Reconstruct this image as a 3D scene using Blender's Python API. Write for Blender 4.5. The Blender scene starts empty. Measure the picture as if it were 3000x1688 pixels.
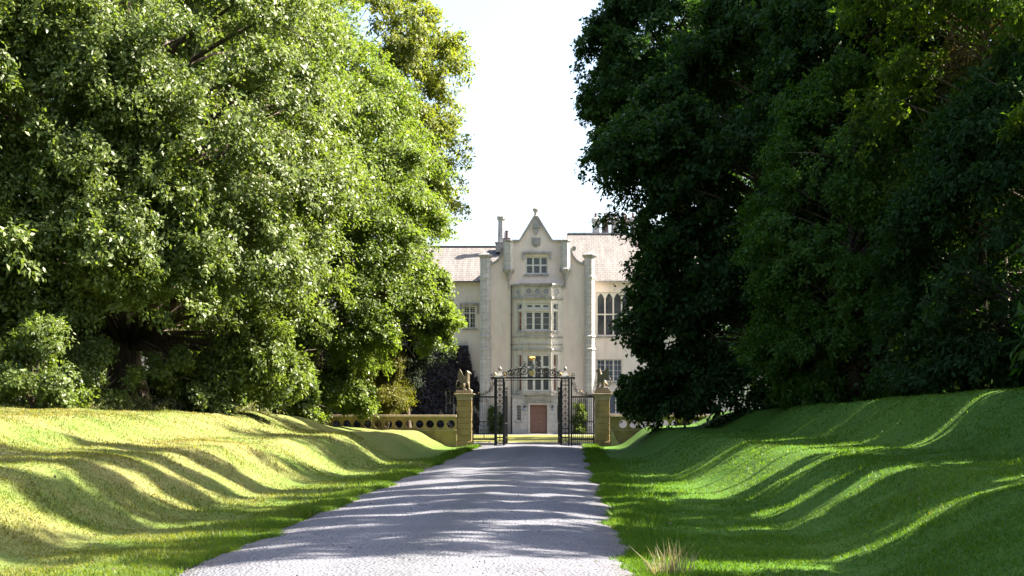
import bpy, math, random
import numpy as np
from mathutils import Vector, Matrix

random.seed(7)
RNG = np.random.default_rng(11)
S = bpy.context.scene
COL = S.collection
PI = math.pi

# ------------------------------------------------------------------ survey scale
F = 4166.7                                   # focal length, survey units
def hx(px, Y=120.0): return (px - 1594.0) * Y / F
def hz(py, Y=120.0): return 2.2 - (py - 1195.4) * Y / F

# ------------------------------------------------------------------ mesh helpers
def npm(name, v, f, mat=None, smooth=False):
    me = bpy.data.meshes.new(name)
    v = np.asarray(v, dtype=np.float32); f = np.asarray(f, dtype=np.int32)
    n, k = f.shape
    me.vertices.add(len(v)); me.vertices.foreach_set('co', v.ravel())
    me.loops.add(n * k); me.loops.foreach_set('vertex_index', f.ravel())
    me.polygons.add(n)
    me.polygons.foreach_set('loop_start', np.arange(0, n * k, k, dtype=np.int32))
    if smooth: me.polygons.foreach_set('use_smooth', np.ones(n, dtype=bool))
    me.update(calc_edges=True)
    if mat: me.materials.append(mat)
    return me

def link(name, me, parent=None):
    o = bpy.data.objects.new(name, me); COL.objects.link(o)
    if parent is not None:
        o.parent = parent
        p = parent
        while p.parent is not None: p = p.parent
        if p.type == 'EMPTY' and parent is p and p.get('_w'):
            o.matrix_parent_inverse = Matrix.Translation(-Vector(p.location))
    return o

def tag(o, label=None, cat=None, group=None, kind=None):
    if label: o['label'] = label
    if cat: o['category'] = cat
    if group: o['group'] = group
    if kind: o['kind'] = kind
    return o

def thing(name, loc, label, cat, group=None, world=True):
    """Empty at the base of a thing; world=True: its parts are given in world coordinates"""
    o = bpy.data.objects.new(name, None); COL.objects.link(o)
    o.location = loc; o.empty_display_size = 0.3
    if world: o['_w'] = 1
    return tag(o, label, cat, group)

class MB:
    def __init__(s): s.v = []; s.f = []
    def add(s, v, f):
        b = len(s.v); s.v += [tuple(p) for p in v]; s.f += [tuple(i + b for i in q) for q in f]
        return s
    def box(s, x0, x1, y0, y1, z0, z1):
        return s.add([(x0,y0,z0),(x1,y0,z0),(x1,y1,z0),(x0,y1,z0),(x0,y0,z1),(x1,y0,z1),(x1,y1,z1),(x0,y1,z1)],
              [(0,3,2,1),(4,5,6,7),(0,1,5,4),(1,2,6,5),(2,3,7,6),(3,0,4,7)])
    def prism_y(s, poly, y0, y1):
        """polygon of (x,z), counter-clockwise seen from -Y, extruded y0..y1"""
        n = len(poly)
        v = [(x, y0, z) for x, z in poly] + [(x, y1, z) for x, z in poly]
        f = [tuple(range(n)), tuple(range(2*n-1, n-1, -1))]
        for i in range(n):
            j = (i+1) % n; f.append((i, i+n, j+n, j))
        return s.add(v, f)
    def prism_z(s, poly, z0, z1, scale_top=1.0):
        n = len(poly); cx = sum(p[0] for p in poly)/n; cy = sum(p[1] for p in poly)/n
        v = [(x, y, z0) for x, y in poly] + [(cx+(x-cx)*scale_top, cy+(y-cy)*scale_top, z1) for x, y in poly]
        f = [tuple(range(n-1,-1,-1)), tuple(range(n, 2*n))]
        for i in range(n):
            j = (i+1) % n; f.append((i, j, j+n, i+n))
        return s.add(v, f)
    def lathe(s, cx, cy, prof, n=8, rot=0.0):
        """prof: list of (r,z) bottom to top"""
        v = []; f = []
        for r, z in prof:
            for i in range(n):
                a = rot + 2*PI*i/n; v.append((cx + r*math.cos(a), cy + r*math.sin(a), z))
        for k in range(len(prof)-1):
            for i in range(n):
                j = (i+1) % n; f.append((k*n+i, k*n+j, (k+1)*n+j, (k+1)*n+i))
        f.append(tuple(range(n-1,-1,-1))); f.append(tuple(range((len(prof)-1)*n, len(prof)*n)))
        return s.add(v, f)
    def tube(s, pts, rad, n=5):
        P = [Vector(p) for p in pts]; m = len(P)
        R = [float(q) for q in rad] if hasattr(rad, '__len__') else [float(rad)]*m
        v = []; f = []
        up = Vector((0.03, 0.02, 1)) if abs((P[-1]-P[0]).normalized().z) < .9 else Vector((1, 0.05, 0))
        for i in range(m):
            t = (P[min(i+1,m-1)] - P[max(i-1,0)])
            if t.length < 1e-6: t = Vector((0,0,1))
            t.normalize()
            a = t.cross(up)
            if a.length < 1e-3: a = t.cross(Vector((0,1,0)))
            a.normalize(); b = a.cross(t)
            for k in range(n):
                w = 2*PI*k/n; v.append(P[i] + R[i]*(math.cos(w)*a + math.sin(w)*b))
        for i in range(m-1):
            for k in range(n):
                j = (k+1) % n; f.append((i*n+k, i*n+j, (i+1)*n+j, (i+1)*n+k))
        f.append(tuple(range(n-1,-1,-1))); f.append(tuple(range((m-1)*n, m*n)))
        return s.add(v, f)
    def build(s, name, mat, parent=None, smooth=False, bevel=0):
        me = bpy.data.meshes.new(name); me.from_pydata(s.v, [], s.f); me.update()
        if smooth:
            for p in me.polygons: p.use_smooth = True
        if mat: me.materials.append(mat)
        o = link(name, me, parent)
        if bevel:
            m = o.modifiers.new('bevel', 'BEVEL'); m.width = bevel; m.segments = 1; m.limit_method = 'ANGLE'
        return o

# ------------------------------------------------------------------ materials
def mat(name):
    m = bpy.data.materials.new(name); m.use_nodes = True
    nt = m.node_tree; nt.nodes.clear()
    out = nt.nodes.new('ShaderNodeOutputMaterial')
    return m, nt, out
def N(nt, typ, **kw):
    n = nt.nodes.new(typ)
    for k, v in kw.items():
        if k.startswith('i_'):
            n.inputs[int(k[2:])].default_value = v
        else: setattr(n, k, v)
    return n
def ramp(nt, fac, stops, interp='LINEAR'):
    r = nt.nodes.new('ShaderNodeValToRGB'); r.color_ramp.interpolation = interp
    e = r.color_ramp.elements
    while len(e) > 1: e.remove(e[-1])
    e[0].position = stops[0][0]; e[0].color = (*stops[0][1], 1)
    for p, c in stops[1:]:
        q = e.new(p); q.color = (*c, 1)
    nt.links.new(fac, r.inputs[0]); return r.outputs[0]
def noise(nt, vec, scale, detail=5, rough=.6):
    n = nt.nodes.new('ShaderNodeTexNoise'); n.inputs['Scale'].default_value = scale
    n.inputs['Detail'].default_value = detail; n.inputs['Roughness'].default_value = rough
    if vec is not None: nt.links.new(vec, n.inputs['Vector'])
    return n.outputs['Fac']
def mixc(nt, fac, a, b, mode='MIX'):
    m = nt.nodes.new('ShaderNodeMix'); m.data_type = 'RGBA'; m.blend_type = mode
    for sock, val in ((m.inputs[0], fac), (m.inputs[6], a), (m.inputs[7], b)):
        if isinstance(val, (int, float)): sock.default_value = val
        elif isinstance(val, tuple): sock.default_value = (*val, 1)
        else: nt.links.new(val, sock)
    return m.outputs[2]
def math_(nt, op, a, b=0.0):
    m = nt.nodes.new('ShaderNodeMath'); m.operation = op
    for sock, val in ((m.inputs[0], a), (m.inputs[1], b)):
        if isinstance(val, (int, float)): sock.default_value = val
        else: nt.links.new(val, sock)
    return m.outputs[0]
def pos(nt):
    return nt.nodes.new('ShaderNodeNewGeometry').outputs['Position']
def wallvec(nt):
    g = nt.nodes.new('ShaderNodeNewGeometry'); s = nt.nodes.new('ShaderNodeSeparateXYZ')
    nt.links.new(g.outputs['Position'], s.inputs[0])
    c = nt.nodes.new('ShaderNodeCombineXYZ')
    nt.links.new(math_(nt, 'ADD', s.outputs[0], s.outputs[1]), c.inputs[0]); nt.links.new(s.outputs[2], c.inputs[1])
    return c.outputs[0]
def bump(nt, h, strength=.3, dist=.02):
    b = nt.nodes.new('ShaderNodeBump'); b.inputs['Strength'].default_value = strength
    b.inputs['Distance'].default_value = dist; nt.links.new(h, b.inputs['Height']); return b.outputs[0]
def principled(nt, out, col, rough=.8, metal=0, normal=None, spec=.5):
    p = nt.nodes.new('ShaderNodeBsdfPrincipled')
    if isinstance(col, tuple): p.inputs['Base Color'].default_value = (*col, 1)
    else: nt.links.new(col, p.inputs['Base Color'])
    p.inputs['Roughness'].default_value = rough; p.inputs['Metallic'].default_value = metal
    p.inputs['Specular IOR Level'].default_value = spec
    if normal is not None: nt.links.new(normal, p.inputs['Normal'])
    nt.links.new(p.outputs[0], out.inputs[0]); return p

def stone(name, c1, c2, scale=2.0, rough=.85, stain=None, bstr=.25):
    m, nt, out = mat(name); p = pos(nt)
    a = noise(nt, p, scale, 6); c = ramp(nt, a, [(.3, c1), (.7, c2)])
    if stain:
        mp = N(nt, 'ShaderNodeMapping'); mp.inputs['Scale'].default_value = (1.6, 1.6, .35); nt.links.new(p, mp.inputs[0])
        s = ramp(nt, noise(nt, mp.outputs[0], 1.3, 5), [(.5, (0,0,0)), (.72, (1,1,1))])
        c = mixc(nt, s, c, stain)
    principled(nt, out, c, rough, normal=bump(nt, noise(nt, p, 40, 4), bstr, .01)); return m

def ashlar(name, c1, c2, mortar, bw=.62, bh=.33, rough=.85):
    m, nt, out = mat(name); v = wallvec(nt)
    b = N(nt, 'ShaderNodeTexBrick'); nt.links.new(v, b.inputs['Vector'])
    b.inputs['Color1'].default_value = (*c1, 1); b.inputs['Color2'].default_value = (*c2, 1)
    b.inputs['Mortar'].default_value = (*mortar, 1)
    b.inputs['Scale'].default_value = 1; b.inputs['Mortar Size'].default_value = .016
    b.inputs['Brick Width'].default_value = bw; b.inputs['Row Height'].default_value = bh
    p = pos(nt)
    c = mixc(nt, .35, b.outputs[0], ramp(nt, noise(nt, p, 3, 6), [(.3, tuple(.55*x for x in c1)), (.7, tuple(min(1,1.25*x) for x in c2))]))
    principled(nt, out, c, rough, normal=bump(nt, math_(nt, 'ADD', math_(nt, 'MULTIPLY', b.outputs[1], -1.0), noise(nt, p, 30, 3)), .3, .012))
    return m

def foliage(name, cols, trans=.4, tcol=None, rough=.45, spec=.5, big=.25):
    """per-leaf colour from the random of each leaf, slow drift through the crown"""
    m, nt, out = mat(name)
    g = nt.nodes.new('ShaderNodeNewGeometry')
    r = math_(nt, 'ADD', math_(nt, 'MULTIPLY', g.outputs['Random Per Island'], .6), math_(nt, 'MULTIPLY', noise(nt, g.outputs['Position'], big, 2), .55))
    n = len(cols)
    c = ramp(nt, r, [(.15 + .75*i/(n-1), cols[i]) for i in range(n)])
    p = nt.nodes.new('ShaderNodeBsdfPrincipled'); nt.links.new(c, p.inputs['Base Color'])
    p.inputs['Roughness'].default_value = rough; p.inputs['Specular IOR Level'].default_value = spec
    t = nt.nodes.new('ShaderNodeBsdfTranslucent')
    tc = mixc(nt, 1.0, c, tcol or (1.7, 1.75, .6), 'MULTIPLY'); nt.links.new(tc, t.inputs[0])
    mx = nt.nodes.new('ShaderNodeMixShader'); mx.inputs[0].default_value = trans
    nt.links.new(p.outputs[0], mx.inputs[1]); nt.links.new(t.outputs[0], mx.inputs[2])
    nt.links.new(mx.outputs[0], out.inputs[0]); return m

M = {}
M['render'] = stone('cream_roughcast', (0.6372, 0.5327, 0.4686), (0.7047, 0.5981, 0.532), 1.2, .9, stain=(0.5599, 0.4766, 0.4295))
M['render_grey'] = stone('grey_roughcast', (0.5854, 0.5202, 0.4727), (0.644, 0.5769, 0.5284), 1.0, .9, stain=(0.5171, 0.4634, 0.4265))
M['ashlar'] = ashlar('limestone_ashlar', (0.3548, 0.339, 0.3247), (0.4435, 0.4153, 0.3881), (0.2484, 0.2373, 0.2297))
M['trim'] = stone('weathered_stone', (0.2395, 0.2288, 0.2218), (0.3725, 0.3474, 0.3247), 3, .85, stain=(0.1242, 0.1187, 0.1188))
M['pale_trim'] = stone('pale_dressed_stone', (0.4258, 0.3898, 0.3485), (0.5145, 0.4745, 0.4198), 2.5, .85, stain=(0.3193, 0.2966, 0.2772))
M['pier'] = stone('ochre_sandstone', (0.2413, 0.1695, 0.0684), (0.3264, 0.244, 0.1163), 2.2, .9, stain=(0.1419, 0.1153, 0.0616), bstr=.5)
M['coping'] = stone('weathered_coping', (0.2666, 0.2172, 0.14), (0.3606, 0.2996, 0.203), 4, .9, stain=(0.1725, 0.1423, 0.091))
M['statue'] = stone('lichened_bronze_stone', (0.1037, 0.083, 0.0484), (0.1521, 0.1244, 0.076), 8, .42)
M['lead'] = stone('roof_lead', (0.198, 0.2046, 0.2178), (0.2508, 0.2574, 0.2706), 3, .6)
def roofmat():
    m, nt, out = mat('stone_slate'); g = pos(nt); s = N(nt, 'ShaderNodeSeparateXYZ'); nt.links.new(g, s.inputs[0])
    c = N(nt, 'ShaderNodeCombineXYZ'); nt.links.new(s.outputs[0], c.inputs[0]); nt.links.new(s.outputs[2], c.inputs[1])
    b = N(nt, 'ShaderNodeTexBrick'); nt.links.new(c.outputs[0], b.inputs['Vector'])
    b.inputs['Color1'].default_value = (.098,.088,.087,1); b.inputs['Color2'].default_value = (.126,.117,.116,1); b.inputs['Mortar'].default_value = (.05,.045,.045,1)
    b.inputs['Scale'].default_value = 1; b.inputs['Mortar Size'].default_value = .022; b.inputs['Brick Width'].default_value = .42; b.inputs['Row Height'].default_value = .21
    mp = N(nt, 'ShaderNodeMapping'); mp.inputs['Scale'].default_value = (2.2, .1, .35); nt.links.new(g, mp.inputs[0])
    st = ramp(nt, noise(nt, mp.outputs[0], 1.5, 5), [(.45, (0,0,0)), (.75, (1,1,1))])
    col = mixc(nt, math_(nt, 'MULTIPLY', st, .55), b.outputs[0], (.19,.18,.178))
    principled(nt, out, col, .8, normal=bump(nt, math_(nt, 'MULTIPLY', b.outputs[1], -1.0), .5, .02)); return m
M['roof'] = roofmat()
def plain(name, c, rough=.5, metal=0, spec=.5, var=.15, scale=6):
    m, nt, out = mat(name)
    col = ramp(nt, noise(nt, pos(nt), scale, 4), [(.3, tuple(x*(1-var) for x in c)), (.7, tuple(min(1, x*(1+var)) for x in c))])
    principled(nt, out, col, rough, metal, spec=spec); return m
M['frame'] = plain('cream_paint', (0.5328, 0.5112, 0.4752), .5)
def glassmat(name, c1, c2):
    m, nt, out = mat(name)
    c = ramp(nt, noise(nt, pos(nt), .9, 3), [(.35, c1), (.65, c2)])
    principled(nt, out, c, .12, spec=.5, normal=bump(nt, noise(nt, pos(nt), 1.6, 2), .05, .05)); return m
M['glass'] = glassmat('window_glass', (.030,.035,.045), (.075,.080,.085))
M['glass_warm'] = glassmat('warm_window_glass', (.10,.045,.03), (.22,.10,.06))  # reddish brown colour in the glass itself
M['glass_blue'] = glassmat('leaded_glass', (.05,.065,.10), (.10,.12,.16))
M['door'] = plain('oak_door', (.17,.085,.065), .55, scale=9)
M['iron'] = plain('black_iron', (.010,.011,.013), .5, spec=.3)
M['pipe'] = plain('downpipe_paint', (.10,.085,.08), .5)
M['gold'] = plain('dulled_gilding', (.52,.37,.13), .45, 1.0)
M['silver'] = plain('weathered_lead_paint', (.20,.20,.19), .5)
M['lamp'] = plain('lantern_glass', (.20,.23,.30), .15)
M['pot'] = plain('clay_pot', (.14,.10,.10), .8)
M['white'] = plain('white_plastic', (.7,.7,.7), .4)
def barkmat(name, c1, c2):
    m, nt, out = mat(name); p = pos(nt)
    mp = N(nt, 'ShaderNodeMapping'); mp.inputs['Scale'].default_value = (5, 5, .8); nt.links.new(p, mp.inputs[0])
    h = noise(nt, mp.outputs[0], 2.0, 6)
    principled(nt, out, ramp(nt, h, [(.35, c1), (.7, c2)]), .9, normal=bump(nt, h, .8, .05)); return m
M['bark'] = barkmat('brown_bark', (.035,.024,.017), (.13,.095,.07))
M['bark_pale'] = barkmat('pale_bark', (.16,.13,.10), (.34,.29,.24))
M['leaf_oak'] = foliage('holm_oak_leaves', [(0.054,0.083,0.020), (0.085,0.123,0.030), (0.132,0.170,0.049)], .42, rough=.45, spec=.40)
M['leaf_bright'] = foliage('beech_leaves', [(0.056,0.096,0.018), (0.087,0.132,0.025), (0.132,0.170,0.039)], .47, rough=.48, spec=.34)
M['leaf_yellow'] = foliage('turning_leaves', [(.066,.100,.014), (.105,.132,.020), (.155,.162,.030)], .48, rough=.5, spec=.3)
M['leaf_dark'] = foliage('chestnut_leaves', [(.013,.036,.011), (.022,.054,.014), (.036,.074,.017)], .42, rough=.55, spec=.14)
M['leaf_mid'] = foliage('holly_leaves', [(.024,.062,.008), (.040,.092,.011), (.062,.120,.016)], .45, rough=.5, spec=.2)
M['leaf_lime'] = foliage('lime_leaves', [(.032,.066,.010), (.056,.096,.014), (.090,.128,.021)], .60, tcol=(1.8,1.95,.5), rough=.5, spec=.15)
M['leaf_yew'] = foliage('yew_needles', [(.008,.016,.008), (.013,.024,.010), (.020,.032,.012)], .15, rough=.6, spec=.15)
M['leaf_gold'] = foliage('golden_yew_needles', [(.060,.075,.010), (.105,.110,.014), (.155,.145,.024)], .4, rough=.5, spec=.25)
M['leaf_creeper'] = foliage('purple_creeper_leaves', [(0.0072, 0.0084, 0.0156), (0.0156, 0.012, 0.0204), (0.03, 0.018, 0.021)], .2, rough=.5)
M['leaf_pale'] = foliage('pale_groundcover_leaves', [(0.054, 0.072, 0.024), (0.096, 0.108, 0.048), (0.156, 0.156, 0.084)], .35, rough=.5)
M['leaf_brown'] = foliage('browned_needles', [(0.06, 0.042, 0.024), (0.09, 0.066, 0.036), (0.108, 0.09, 0.042)], .35, rough=.6)
M['blade_dry'] = foliage('dry_grass_blades', [(0.132, 0.126, 0.054), (0.204, 0.186, 0.096), (0.252, 0.228, 0.144)], .4, tcol=(1.3,1.2,.9), rough=.6)

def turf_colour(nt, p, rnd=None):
    """green turf; the left bank has dry straw patches, with sunlit yellow painted in as well"""
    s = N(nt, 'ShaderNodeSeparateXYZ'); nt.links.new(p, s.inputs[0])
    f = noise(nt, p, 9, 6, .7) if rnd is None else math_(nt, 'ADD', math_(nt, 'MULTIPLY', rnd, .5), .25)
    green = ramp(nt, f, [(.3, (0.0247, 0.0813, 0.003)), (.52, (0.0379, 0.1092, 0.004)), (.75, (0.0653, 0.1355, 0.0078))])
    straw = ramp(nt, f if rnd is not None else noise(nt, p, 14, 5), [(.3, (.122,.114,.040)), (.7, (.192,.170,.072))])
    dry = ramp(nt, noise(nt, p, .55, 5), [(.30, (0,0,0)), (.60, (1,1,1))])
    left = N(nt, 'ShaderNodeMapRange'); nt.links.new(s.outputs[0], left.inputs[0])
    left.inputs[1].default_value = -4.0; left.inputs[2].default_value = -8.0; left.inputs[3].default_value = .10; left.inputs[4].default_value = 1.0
    k = math_(nt, 'MULTIPLY', math_(nt, 'ADD', math_(nt, 'MULTIPLY', dry, .50), .30), left.outputs[0])  # left side: dry patches plus an overall painted sunlit yellow
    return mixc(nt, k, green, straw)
def groundmat():
    m, nt, out = mat('turf'); p = pos(nt)
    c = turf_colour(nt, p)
    h = noise(nt, p, 28, 5, .75)
    principled(nt, out, c, .9, normal=bump(nt, h, .7, .035), spec=.2)
    return m
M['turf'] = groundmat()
def blademat():
    m, nt, out = mat('grass_blades'); g = nt.nodes.new('ShaderNodeNewGeometry')
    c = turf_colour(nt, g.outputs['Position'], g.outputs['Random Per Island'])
    p = principled(nt, out, c, .55, spec=.3)
    t = nt.nodes.new('ShaderNodeBsdfTranslucent'); nt.links.new(mixc(nt, 1.0, c, (2.7,2.2,.8), 'MULTIPLY'), t.inputs[0])
    mx = nt.nodes.new('ShaderNodeMixShader'); mx.inputs[0].default_value = .45
    nt.links.new(p.outputs[0], mx.inputs[1]); nt.links.new(t.outputs[0], mx.inputs[2]); nt.links.new(mx.outputs[0], out.inputs[0])
    return m
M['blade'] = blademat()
def gravelmat():
    m, nt, out = mat('gravel'); p = pos(nt)
    vo = N(nt, 'ShaderNodeTexVoronoi'); vo.inputs['Scale'].default_value = 38; nt.links.new(p, vo.inputs['Vector'])
    grain = ramp(nt, vo.outputs['Color'], [(.2, (0.0646, 0.0667, 0.0824)), (.5, (0.1115, 0.1157, 0.1398)), (.85, (0.1818, 0.1877, 0.2197))])
    big = ramp(nt, noise(nt, p, 1.1, 6), [(.3, (0.0937, 0.0967, 0.1161)), (.7, (0.1408, 0.1462, 0.1741))])
    c = mixc(nt, .5, grain, big)
    # wheel lines packed paler, a thin mossy middle and soil worked in from the edges
    s = N(nt, 'ShaderNodeSeparateXYZ'); nt.links.new(p, s.inputs[0])
    ax = math_(nt, 'ADD', s.outputs[0], math_(nt, 'SUBTRACT', 2.106, math_(nt, 'MULTIPLY', s.outputs[1], .0182)))
    ad = math_(nt, 'ADD', math_(nt, 'ABSOLUTE', ax), math_(nt, 'MULTIPLY', math_(nt, 'SUBTRACT', noise(nt, p, .9, 4), .5), .9))
    tone = ramp(nt, math_(nt, 'DIVIDE', ad, 4.0), [(.0, (.86,.88,.84)), (.14, (.98,.98,.98)), (.25, (1.12,1.11,1.1)), (.40, (1,1,1)), (.62, (.92,.92,.92)), (.78, (.80,.74,.62))])
    drive = N(nt, 'ShaderNodeMapRange'); nt.links.new(s.outputs[1], drive.inputs[0]); drive.inputs[1].default_value = 84; drive.inputs[2].default_value = 78
    c = mixc(nt, drive.outputs[0], c, tone, 'MULTIPLY')
    vo2 = N(nt, 'ShaderNodeTexVoronoi'); vo2.inputs['Scale'].default_value = 22; nt.links.new(p, vo2.inputs['Vector'])
    hh = math_(nt, 'ADD', math_(nt, 'MULTIPLY', vo2.outputs['Distance'], 1.0), math_(nt, 'MULTIPLY', noise(nt, p, 4, 5), 1.2))
    principled(nt, out, c, .9, normal=bump(nt, hh, .8, .04), spec=.2); return m
M['gravel'] = gravelmat()
def lawnmat():
    m, nt, out = mat('mown_lawn'); p = pos(nt)
    c = ramp(nt, noise(nt, p, 3, 6, .7), [(.3, (.095,.105,.018)), (.7, (.15,.145,.04))])
    principled(nt, out, c, .9, normal=bump(nt, noise(nt, p, 20, 4), .6, .03), spec=.2); return m
M['lawn'] = lawnmat()

# ------------------------------------------------------------------ terrain
def smooth(a, b, x):
    t = np.clip((x - a) / (b - a), 0, 1); return t*t*(3-2*t)
def axis_x(Y):
    return -0.65 - 0.0182 * np.clip(80 - Y, 0, 140)
def ground_h(X, Y):
    X = np.asarray(X, float); Y = np.asarray(Y, float)
    d = X - axis_x(Y); a = np.abs(d); L = d < 0
    t = np.clip((Y - 33) / 45, -.25, 1)
    wob = .18*np.sin(Y*.21 + np.where(L, 0, 2)) + .1*np.sin(Y*.53 + 1)
    toe = np.where(L, 5.6 - .7*t, 5.9 - 1.0*t) + wob*.5; crest = np.where(L, 7.7 - 1.0*t, 8.2 - 1.5*t) + wob*.7
    inner = np.where(L, 9.4 - 1.0*t, 10.2 - 1.6*t) + wob*.7; top = np.where(L, 11.7 - 1.3*t, 12.5 - 1.9*t) + wob*.6
    h2 = np.where(L, 1.98, 2.62 - .7*t)
    h2 = np.where(L, h2 + (1.35 - h2)*smooth(66, 78, Y), h2)
    h = 0.05*smooth(3.0, 3.5, a) - .10*(1 - smooth(2.9, 3.15, a))
    h = h + 1.12*smooth(toe - .35, crest + .05, a) + .06*smooth(crest, inner, a)
    h = h + (h2 - 1.2)*smooth(inner - .1, top + .1, a) + np.where(L, .28, .38)*smooth(top, top + 6, a)
    h = h*np.where(L, 1 - .20*smooth(58, 74, Y), 1)
    h = h + .02*np.sin(X*1.7 + Y*.6) * smooth(4, 7, a) + .015*np.sin(X*.9 - Y*1.3)*smooth(3.3, 6, a)
    for i_ in range(9):
        q = i_*2.39996; fr = 1.6 + .75*i_
        h = h + (.016/(1+.25*i_))*np.sin((X*math.cos(q)+Y*math.sin(q))*fr + i_*1.7)*smooth(3.2, 4.5, a)
    near = 1 - smooth(79.0, 79.35, Y); far = 1 - smooth(79.0, 95, Y)
    k = smooth(11.2, 13.5, a)
    fall = near*(1-k) + far*k
    base = np.where(Y > 79.2, -.10, 0)
    return h*fall + base*(1 - fall)

def build_ground():
    xs = np.concatenate([[-3000,-1200,-500,-250,-140,-90,-60], np.arange(-45, -20, 1.0), np.arange(-20, 20, .22), np.arange(20, 46, 1.0), [60,90,140,250,500,1200,3000]])
    ys = np.concatenate([[-400,-150,-70,-40], np.arange(-25, 10, 1.0), np.arange(10, 79, .3), [79.0,79.1,79.2,79.3,79.4], np.arange(80, 100, 1.0), np.arange(102, 160, 6.0), [180,240,350,600,1200,3000]])
    X, Y = np.meshgrid(xs, ys)
    Z = ground_h(X, Y)
    v = np.stack([X, Y, Z], -1).reshape(-1, 3)
    nx, ny = len(xs), len(ys)
    i = (np.arange(ny-1)[:, None]*nx + np.arange(nx-1)[None, :]).ravel()
    f = np.stack([i, i+1, i+1+nx, i+nx], -1)
    o = link('ground', npm('ground', v, f, M['turf'], True)); tag(o, kind='structure')
build_ground()

def road_z(a): return .035 + .20*(1 - np.clip(a/3.25, 0, 1)**2)
def build_road():
    ys = np.concatenate([np.arange(-60, 10, 2.0), np.arange(10, 84.01, .22)])
    us = np.linspace(-1, 1, 33)
    rows = []
    for y in ys:
        flare = 1 + .0*max(0, y-78)
        wl = 3.12*flare + .10*math.sin(y*1.3) + .07*math.sin(y*3.1+1) + .05*math.sin(y*7.7)
        wr = 3.12*flare + .09*math.sin(y*1.1+2) + .07*math.sin(y*2.7) + .05*math.sin(y*6.9+2)
        u = np.where(us < 0, us*wl, us*wr)
        z = road_z(np.abs(u)) * (1 - .85*smooth(76, 82, y)) - .05*(np.abs(us) > .99)
        z = z + .012*np.sin(y*.9 + u*1.7) - .02*np.exp(-((np.abs(u)-1.0)/.35)**2)
        rows.append(np.stack([u + axis_x(y), np.full_like(u, y), z], -1))
    v = np.concatenate(rows); nx = len(us); ny = len(ys)
    i = (np.arange(ny-1)[:, None]*nx + np.arange(nx-1)[None, :]).ravel()
    f = np.stack([i, i+1, i+1+nx, i+nx], -1)
    tag(link('road', npm('road', v, f, M['gravel'], True)), kind='structure')
build_road()

def sheet(name, x0, x1, y0, y1, z, m):
    b = MB(); b.add([(x0,y0,z),(x1,y0,z),(x1,y1,z),(x0,y1,z)], [(0,1,2,3)])
    return tag(b.build(name, m), kind='structure')
sheet('forecourt', -16, 16, 84.05, 121.5, 0.0, M['gravel'])
b = MB(); b.box(-15, 14, 86.5, 110.5, -.05, .10); tag(b.build('lawn', M['lawn']), kind='structure')
b = MB(); b.box(-15, 14, 86.2, 86.49, -.05, .115); tag(b.build('lawn_kerb', M['trim'], bevel=.015), 'low stone kerb along the front edge of the mown lawn behind the gates', 'kerb')

# ------------------------------------------------------------------ country house
house = thing('country_house', (hx(1573), 120, 0), 'cream rendered country house with curved gable, stone bay and slate roofs beyond the gates', 'house')

class Wall(MB):
    """vertical facets with rectangular openings; p0->p1 runs left to right as seen from outside"""
    def facet(s, p0, p1, z0, z1, holes=(), depth=.22):
        d = Vector((p1[0]-p0[0], p1[1]-p0[1])); L = d.length; d /= L; n = Vector((d.y, -d.x))
        us = sorted({0, L} | {h[0] for h in holes} | {h[1] for h in holes})
        zs = sorted({z0, z1} | {h[2] for h in holes} | {h[3] for h in holes})
        def P(u, z, w=0): return (p0[0] + d.x*u - n.x*w, p0[1] + d.y*u - n.y*w, z)
        for a, b_ in zip(us, us[1:]):
            for c, e in zip(zs, zs[1:]):
                um, zm = (a+b_)/2, (c+e)/2
                if any(h[0] < um < h[1] and h[2] < zm < h[3] for h in holes): continue
                s.add([P(a,c), P(b_,c), P(b_,e), P(a,e)], [(0,1,2,3)])
        for u0, u1, a0, a1 in holes:
            for q in (((u0,a0),(u0,a1)), ((u1,a1),(u1,a0)), ((u0,a1),(u1,a1)), ((u1,a0),(u0,a0))):
                s.add([P(*q[0]), P(*q[1]), P(*q[1], depth), P(*q[0], depth)], [(0,1,2,3)])
        return s

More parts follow.
